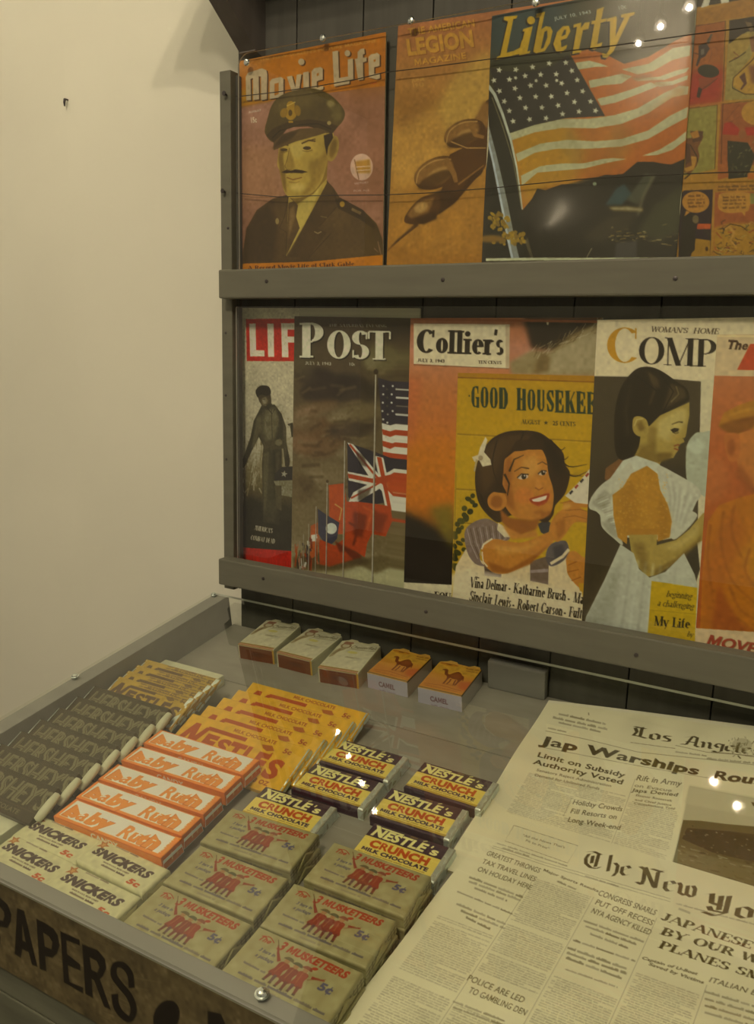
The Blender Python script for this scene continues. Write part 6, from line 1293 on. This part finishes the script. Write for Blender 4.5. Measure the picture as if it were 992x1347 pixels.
# ---- orange boxes with bubble letters
def art_orange(A):
    og, wt = (216, 122, 54), (216, 190, 134)
    A.img[:] = og; A.noise(.03, 8)
    A.F('4 1.8 124 1.8 124 24 4 24', wt); 
    # orange cloud of lettering on the white panel
    def bub(s, x0, x1, y, h):
        A.T(s, (x0, y), (x1, y), h, og, bold=.09, shear=.12); A.T(s, (x0+1, y), (x1+1, y), h, og, bold=.05, shear=.12)
    ol = (180, 92, 40)
    def bub(s, x0, x1, y, h):
        A.T(s, (x0-.5, y+.6), (x1+.6, y+.6), h+1, ol, bold=.085, shear=.14); A.T(s, (x0, y), (x1, y), h, (222, 130, 62), bold=.07, shear=.14)
    bub('Baby', 6, 60, 21, 14.5); bub('Ru', 73, 95, 21.5, 14.5); bub('t', 96, 103, 21.5, 14); bub('h', 104, 117, 21.5, 14.5)
    A.F('20 4.5 27 4 24 9 29 8 32 11 26 12 24 15 21 15 23 11', wt); A.F('12 21 22 23.4 34 21.5 28 24 16 24', wt); A.F('48 3 60 3 67 7 56 8', wt); A.F('56 24 62 15 69 24', wt); A.S('90 14 95 13', 1.0, wt); A.S('108 13 112 12.5', 1.0, wt)
    A.F('4 3 10 2.4 13 5 6 7', wt)
    A.T('5c', (62, 11), (71, 11), 5.6, wt, bold=.05, shear=.1)
    A.T('CANDY', (46, 35), (80, 35), 5.6, wt, bold=.03)
    A.F('-20 26.8 150 26.8 150 28 -20 28', (196, 98, 42)); A.lines((8, 39), (40, 39), 1.6, wt, .5, seed=2)
    A.T('NET WT', (125.2, 22), (125.3, 4), 2.8, wt); A.F('130 -20 150 -20 150 60 130 60', (196, 98, 42)); A.lines((133, 8), (141, 8), 2, wt, .7, seed=4); A.lines((133, 15), (141, 15), 2, wt, .7, seed=5)
def mk_orange():
    r = empty('candy_box', 'x', 'candy box', 'orange candy boxes'); shell('wrapper', 130, 27, 14.5, .9, art_orange, parent=r, puff=.25, jit=.08, base=(212, 104, 44))
    shell('end_flap', 130, 23, 12, 1.2, None, base=(200, 184, 140), parent=r, urange=(131.5, 134.5), jit=.2, res=1.2, infl=1.6, puff=0); return r
OR = [('front box of five, its front face showing small white letters', [(96, 1055), (238.4, 1103.3), (208, 1126), (78.1, 1069.4)]), ('second box from the front rail', [(120.5, 1030.7), (265.6, 1077.6), (238.4, 1097.2), (106.9, 1044.3)]), ('middle box of the five', [(146, 1008), (292.8, 1051.9), (268.6, 1068.5), (135.6, 1020)]),
      ('fourth box from the front, behind the middle one', [(175, 982), (324, 1026), (298, 1041), (160, 996)])]
pl_ = [('orange and white candy box, '+l, quad_seat(q, .0245, 14.5)) for l, q in OR]
tag(box('display_riser', (.140, -.412, -FLOOR_D+.0002), (.246, -.296, -.0394), M_PAPER, None, .001, M=CASE), 'low card riser under the orange candy boxes', 'riser')
q5 = case_uv(215, 962, .0235)
pl_.append(('orange and white candy box, rearmost of five, resting on a yellow bar', seat(float(q5[0])+.060, float(q5[1])+.0105, .0382, 1.0)))
row(mk_orange, pl_)

# ---- cream bars with brown slanted letters
def art_star(A):
    A.img[:] = (176, 158, 102); A.noise(.03, 8); k = (66, 46, 56); o = (160, 92, 46)
    star(A, 8.5, 6.6, 6.4, o, .2); star(A, 8.5, 6.6, 3.4, (184, 132, 74), .2)
    A.T('SNICKERS', (6, 18.2), (73, 18.2), 8.2, k, shear=.3, bold=.075); A.T('MADE IN U.S.A. FROM CANDY', (25, 22.2), (56, 22.2), 1.5, k, bold=.02); A.lines((26, 25.6), (54, 25.6), 2.0, k, .9, seed=1); A.T('5c', (60, 29), (73, 29), 5.2, (184, 74, 40), shear=.25, bold=.05)
    A.lines((20, 3.6), (50, 3.6), 2.2, k, .5, seed=2); A.lines((4, 38), (70, 38), 2.0, k, .5, seed=3); A.lines((6, -5), (76, -5), 2.4, (96, 78, 56), .8, seed=5)
def mk_star():
    r = empty('candy_bar', 'x', 'candy bar', 'cream bars with brown slanted letters'); shell('wrapper', 82, 32, 17.4, 3.0, art_star, parent=r, puff=.8, jit=.2, tone=.93)
    for sx in (-1, 1):
        bm = bmesh.new(); v = [bm.verts.new(c) for c in ((sx*.0412, .0125, .004), (sx*.0412, -.0125, .004), (sx*.0412, -.0105, .0135), (sx*.0412, .0105, .0135), (sx*.0436, .009, .0050), (sx*.0436, -.009, .0050), (sx*.0428, -.006, .0105), (sx*.0428, .006, .0105))]
        for f in ((0, 1, 2, 3), (7, 6, 5, 4), (0, 4, 5, 1), (1, 5, 6, 2), (2, 6, 7, 3), (3, 7, 4, 0)): bm.faces.new([v[i] for i in f])
        bm_obj('end_fold', bm, M_FOLD, r, True)
    return r
SN = [('back left of four, touching the white bar ends', [(48, 1068), (130.7, 1102.3), (106.5, 1125.3), (27.8, 1096)], 0), ('back right of four, under the front orange box', [(135.5, 1100), (221.4, 1142.3), (186.3, 1173.7), (96.8, 1130.2)], 0), ('front left of four, at the front rail', [(18, 1094), (92, 1131.4), (60.5, 1154.4), (-18, 1117)], 1), ('front right of four, beside the cream packs', [(93.2, 1132.6), (186.3, 1178.6), (159.7, 1205.2), (66, 1158)], 1)]
pl_ = []
for l, q, f in SN:
    P = np.array([case_uv(*p, FLOOR_D-.0176) for p in q]); pl_.append(('small cream candy bar, '+l, seat(P[:2, 0].mean()+(.005 if 'left' in l else .001), P[:2, 1].mean()+.0165, FLOOR_D-.0002, -math.degrees(math.atan2(P[1][1]-P[0][1], P[1][0]-P[0][0]))*.6)))
row(mk_star, pl_)

# ---- shingled rows
def shingle(k, x, s_front, w, t, pitch, d0):
    th = math.asin(min(.9, t*1.13/pitch)); s_c = s_front-k*pitch/1000-w/2000*math.cos(th)
    return seat(x, s_c, d0-(w/2000*math.sin(th)), 0, math.degrees(th))
def art_dark(A):
    A.img[:] = (52, 43, 33); A.noise(.06, 9); c = (100, 95, 74)
    A.T("HERSHEY'S", (5, 26), (115, 26), 21, c, shear=.12, bold=.02); A.T("HERSHEY'S", (6.6, 25.5), (117, 25.5), 19.6, (58, 48, 37), shear=.12, bold=-.022); A.T("HERSHEY'S", (7.3, 25.2), (117.4, 25.2), 19.6, c, shear=.12, bold=-.034)
    A.F('-20 28.5 150 28.5 150 29.5 -20 29.5', (66, 54, 42)); A.T('MILK CHOCOLATE', (26, 36), (96, 36), 4.6, c)
def mk_dark():
    r = empty('chocolate_bar', 'x', 'candy bar', 'dark brown bars with silver letters'); shell('wrapper', 116, 40, 8, .9, art_dark, parent=r, puff=.2, jit=.1, base=(52, 43, 33))
    bm = bmesh.new(); add_tube(bm, [(.0602, .0155, .0050), (.0604, .0150, .0052), (.0606, .006, .0056), (.0606, -.006, .0056), (.0604, -.0128, .0052), (.0602, -.0134, .005)], [.0015, .0036, .0044, .0044, .0036, .0015], 12); bm_obj('inner_wrap', bm, M_PAPER, r, True, True)
    bm = bmesh.new(); add_tube(bm, [(-.0577, .0185, .0078), (-.0577, 0, .0082), (-.0577, -.0185, .0078)], .0007, 8); bm_obj('foil_edge', bm, M_FOIL, r, True, True)
    return r
RIS = .0350
rz = tag(box('display_riser', (.003, -.466, -FLOOR_D+.0002), (.098, -.128, -RIS), M_PAPER, None, .001, M=CASE), 'low card riser under the dark and brown-lettered bars by the left wall', 'riser')
hs = [float(case_uv(*p, .022)[1]) for p in ((210, 957), (54, 1066))]
pit = (hs[1]-hs[0])/6*1000
nm = ['rearmost, against the tan brown-lettered fan', 'second from back', 'third from the back', 'fourth from the back, middle of the row', 'fifth from the back', 'sixth from the back', 'frontmost, by the small cream bars']
s_f = hs[0]+.0225
row(mk_dark, [('dark silver-lettered bar, '+nm[6-k], shingle(k, .0605, s_f-.008+6.9*pit/1000-pit/1000, 40, 8, pit, RIS-.0003)) for k in range(7)])

def art_nest(bg, fg, sm, tiny):
    def f(A):
        A.img[:] = bg; A.noise(.03, 9); W = 56
        hs_ = (27, 17, 17, 19, 20, 21, 22); x = 6
        A.F('4 38 14 10 21 10 24 26 30 12 36 12 27 40 20 40 16 24 12 39', fg)
        A.F('32 10 84 10 84 15 32 15', fg)
        for ch, x0, x1, h, y in (('E', 36, 53, 19, 38), ('S', 55, 71, 19, 38), ('T', 72, 90, 20, 39), ('L', 91, 104, 22, 41), ('E', 106, 122, 22, 43), ('S', 125, 142, 23, 46)): A.T(ch, (x0, y), (x1, y), h, fg, bold=.065, shear=.05)
        A.S('120 22 122 18', 1.6, fg)
        A.T('MILK CHOCOLATE', (62, 7.6), (118, 7.6), 4.6, sm, bold=.02); A.T('5c', (131, 14), (141, 14), 6, sm, bold=.04); A.F('104 12 116 10 122 15 114 18 108 16', sm, a=.8)
        if tiny:
            for v in (3, 8, 12): A.lines((46, v), (140, v+.6), 2.6, sm, .8, seed=v)
        A.T('NET WT 3 OZ', (90, 55), (140, 55), 5, sm, bold=.04); A.lines((6, 54), (70, 54), 3.4, sm, .6, seed=3)
    return f
def mk_yellow():
    r = empty('chocolate_bar', 'x', 'candy bar', 'yellow chocolate bars with red-brown letters'); shell('wrapper', 158, 62, 5, 1.0, art_nest((206, 160, 46), (162, 68, 30), (146, 66, 34), False), parent=r, puff=.3, jit=.15, res=1.7, tone=.96)
    foil_end(r, 158, 62, 5, 155.5, 162.2, 5); return r
def mk_tan():
    r = empty('chocolate_bar', 'x', 'candy bar', 'tan chocolate bars with brown letters')
    def art(A):
        s0 = A.smp; A.smp = lambda Q: s0(np.asarray(Q)*[.79, .74]); art_nest((178, 146, 58), (92, 66, 56), (98, 72, 52), True)(A); A.smp = s0
    shell('wrapper', 118, 46, 4.2, 1.0, art, parent=r, puff=.3, jit=.15, res=2, tone=.9)
    foil_end(r, 118, 46, 4.2, 111.5, 122.6, 7); foil_end(r, 118, 46, 4.2, -4.6, 3.0, 9); return r
nf = [float(case_uv(*p, .032)[1]) for p in ((256.2, 940.3), (334.9, 899.7))]; xf = float(case_uv(256.2, 940.3, .031)[0]); pn = (nf[0]-nf[1])/4*1000
ord5 = ['frontmost of the fan of five, big letters in full view', 'second of the fan of five', 'middle of the fan of five', 'fourth of the fan of five', 'rearmost of the fan of five, nearest the cigarette packs']
row(mk_yellow, [('yellow bar, '+ord5[k], (lambda m: CASE @ Matrix.Translation((k*.005, 0, 0)) @ CASE.inverted() @ m)(shingle(k, xf+.080, .2785, 62, 5, pn, FLOOR_D-.0003))) for k in range(5)])
pf = [float(case_uv(*p, .022)[1]) for p in ((151, 892), (187.6, 870))]; pp = (pf[0]-pf[1])/3*1000
ord4 = ['frontmost of the fan by the case corner', 'second of the fan by the case corner', 'third of the fan by the case corner', 'rearmost of the fan in the case corner']
row(mk_tan, [('tan chocolate bar with brown letters, '+ord4[k], shingle(k, .0665, float(case_uv(133.3, 923.2, .026)[1])+.002, 46, 4.2, pp, RIS-.0003)) for k in range(4)])

# ---- cigarette packs
def pack(art, side, name, L, W, T, mat, torn):
    r = empty(name, 'x', 'cigarette pack', None)
    def full(A): art(A); side(A)
    shell('wrapper', W, L, T, 1.0, full, parent=r, mat=mat, puff=.2, jit=.12, base=(170, 154, 108))
    # torn foil flap at the opened end
    bm = bmesh.new(); pts = [(-.5, 0), (-.36, .003), (-.30, .0065), (-.12, .0052), (-.05, .0005), (.10, -.001), (.24, .0018), (.32, .0052), (.46, .004), (.5, 0)]
    f0 = [bm.verts.new((a*W/1000*.94, L/2000-.001+b, T/1000+.0004)) for a, b in pts]; f1 = [bm.verts.new((a*W/1000*.94, L/2000-.001+b*.8, T/1000-.0018)) for a, b in pts]; n = len(pts)
    bm.faces.new(f0); bm.faces.new(f1[::-1])
    for i in range(n): bm.faces.new((f0[i], f1[i], f1[(i+1) % n], f0[(i+1) % n]))
    bm_obj('torn_flap', bm, torn, r, True)
    bm = bmesh.new(); add_box(bm, (-W/2000*.9, L/2000-.001, .002), (W/2000*.9, L/2000+.0012, T/1000-.003)); bm_obj('foil_top', bm, M_FOIL, r, True)
    return r
def art_white(A):
    A.img[:] = (166, 148, 104); A.noise(.03, 8); g = (140, 108, 46); k = (84, 70, 48)
    A.E(11, 12, 7, 7, (120, 92, 58)); A.E(11, 12, 4.6, 4.6, (160, 140, 96)); A.F('2 30 6 20 12 16 14 20 8 30 6 40 2 44', (132, 110, 70), sm=1); A.S('8 22 4 36', 1.4, (104, 84, 52))
    A.F('6 2 12 -2 18 3 14 8 6 8', (128, 84, 60), sm=1)
    A.T('Chesterfield', (18, 17), (53, 12), 8, k, shear=.3, bold=.01); A.S('18 19 40 17 52 15', .8, k); A.E(26, 26, 7, 3, (176, 158, 70), a=.7); A.T('CIGARETTES', (22, 40), (40, 40), 3, k, shear=.2); A.E(40, 39, 4, 2.4, (150, 134, 100), a=.6)
    A.F('-30 66.2 90 66.2 90 68.8 -30 68.8', g); A.F('-30 69.2 90 69.2 90 71 -30 71', (150, 92, 66)); A.F('-30 71.2 90 71.2 90 72.2 -30 72.2', g)
def side_white(A):
    A.F('1.5 73 51 73 51 100 1.5 100', (108, 60, 40)); A.F('8 76 46 76 46 77 8 77', (120, 72, 44)); A.E(28, 82, 10, 3, (96, 58, 44), a=.8); A.F('52 -40 56.5 -40 56.5 100 52 100', (178, 160, 110)); A.F('50.5 72 53.5 72 53.5 100 50.5 100', (176, 140, 60))
    A.F('57 -40 90 -40 90 100 57 100', (168, 150, 104))
def art_camel(A):
    A.img[:] = (192, 148, 60); A.noise(.05, 7)
    A.F('-30 24 20 26 60 20 90 20 90 62 -30 62', (190, 132, 58), soft=6); A.F('0 40 30 44 54 36 54 60 0 60', (184, 122, 60), soft=4); A.F('40 36 56 30 56 52 44 50', (176, 88, 42), soft=5)
    A.E(14, 3, 12, 4, (188, 128, 40)); A.S('3 4 14 .5 25 4', 1, (150, 80, 40), sm=1); A.E(14, 3.5, 4, 1.2, (120, 70, 36)); A.lines((36, 6), (52, 5), 3, (130, 80, 40), .9, seed=2); A.lines((38, 11), (52, 10), 2, (130, 80, 40), .8, seed=3)
    b = (116, 58, 32); bl = (140, 78, 40)
    A.F('12 16 15 14.5 18 16 19 19 21 24 24 25 27 19 31 16 35 18 38 22 41 24 42 29 41 33 40 38 39.4 45 37.6 45 37.6 37 36 33 30 33 27 32 26 38 25.6 46 23.6 46 24 37 22 30 18 27 16 22 15 19 11.4 18.6', b, sm=1); A.F('24 26 30 19 35 20 39 26 36 30 28 30', bl, soft=2, a=.7); A.S('29 34 29.6 40 28.6 46', 1.7, b); A.S('35 34 35.4 40 36.6 46', 1.7, b); A.S('41.5 26 43 33', .9, b); A.S('23 47 40 46.4', 1.2, (150, 90, 44), a=.7)
    A.S('4 54 24 51 50 54', 1.0, (150, 84, 44)); A.lines((6, 58), (48, 58), 2.2, (160, 96, 50), .8, seed=4); A.F('-2 61.5 58 61.5 58 63 -2 63', (96, 70, 30))
def side_camel(A):
    A.F('-30 64 90 64 90 110 -30 110', (150, 134, 120)); A.F('55 -40 90 -40 90 110 55 110', (148, 130, 100)); A.F('53.5 -40 55.4 -40 55.4 64 53.5 64', (70, 50, 30))
    A.T('CAMEL', (15, 78), (37, 78), 6.5, (108, 76, 84), bold=.04); A.lines((16, 84), (38, 84), 2, (110, 84, 90), .6, seed=3)
def put(make, items, grp):
    m = None
    for l, q, L, W, T in items:
        P = np.array([case_uv(*p, FLOOR_D-T/1000) for p in q]); f = (P[2]+P[3])/2; yaw = -math.degrees(math.atan2(P[2][1]-P[3][1], P[2][0]-P[3][0]))
        bx = (P[3]+P[2])/2; ax = (P[0]-P[3]+P[1]-P[2])/2; ax /= np.linalg.norm(ax); c = bx+ax*L/2000
        M = seat(c[0], c[1], FLOOR_D-.0002, -math.degrees(math.atan2(ax[0], -ax[1]))*-1*-1)
        if m is None: m = make(); m.matrix_world = M; m['label'] = l; m['group'] = grp
        else: dup(m, l, M)
M_TORNW = mat_noise('torn_white_paper', (176, 158, 112), 0.12, 80, rough=0.6, bump=0.3); M_TORNO = mat_noise('torn_orange_paper', (190, 140, 56), 0.12, 80, rough=0.5, bump=0.3)
put(lambda: pack(art_white, side_white, 'cigarette_pack', 71, 53, 21, M_WRAP, M_TORNW),
    [('white cigarette pack with brown end, leftmost in the row along the back', [(351.4, 816.1), (393.8, 823.2), (359.5, 855.4), (313.1, 846.4)], 71, 53, 21), ('white cigarette pack with brown end, middle of the three white ones', [(400.8, 831.3), (447.2, 838.3), (411.9, 869.6), (361.5, 857.5)], 71, 53, 21), ('white cigarette pack with brown end, next to the orange desert packs', [(455.2, 840.3), (499.6, 847.4), (471.4, 887.7), (418, 875.6)], 71, 53, 21)], 'white cigarette packs')
put(lambda: pack(art_camel, side_camel, 'cigarette_pack', 63, 54, 21, M_CELLO, M_TORNO),
    [('orange desert cigarette pack in cellophane, beside the white packs', [(517.5, 853.2), (565.8, 867.3), (536.6, 897.5), (482.2, 883.4)], 63, 54, 21), ('orange desert cigarette pack in cellophane, at the end of the row by the wooden block', [(581, 868.3), (634.4, 879.4), (608.2, 914.7), (548.7, 903.6)], 63, 54, 21)], 'orange desert cigarette packs')
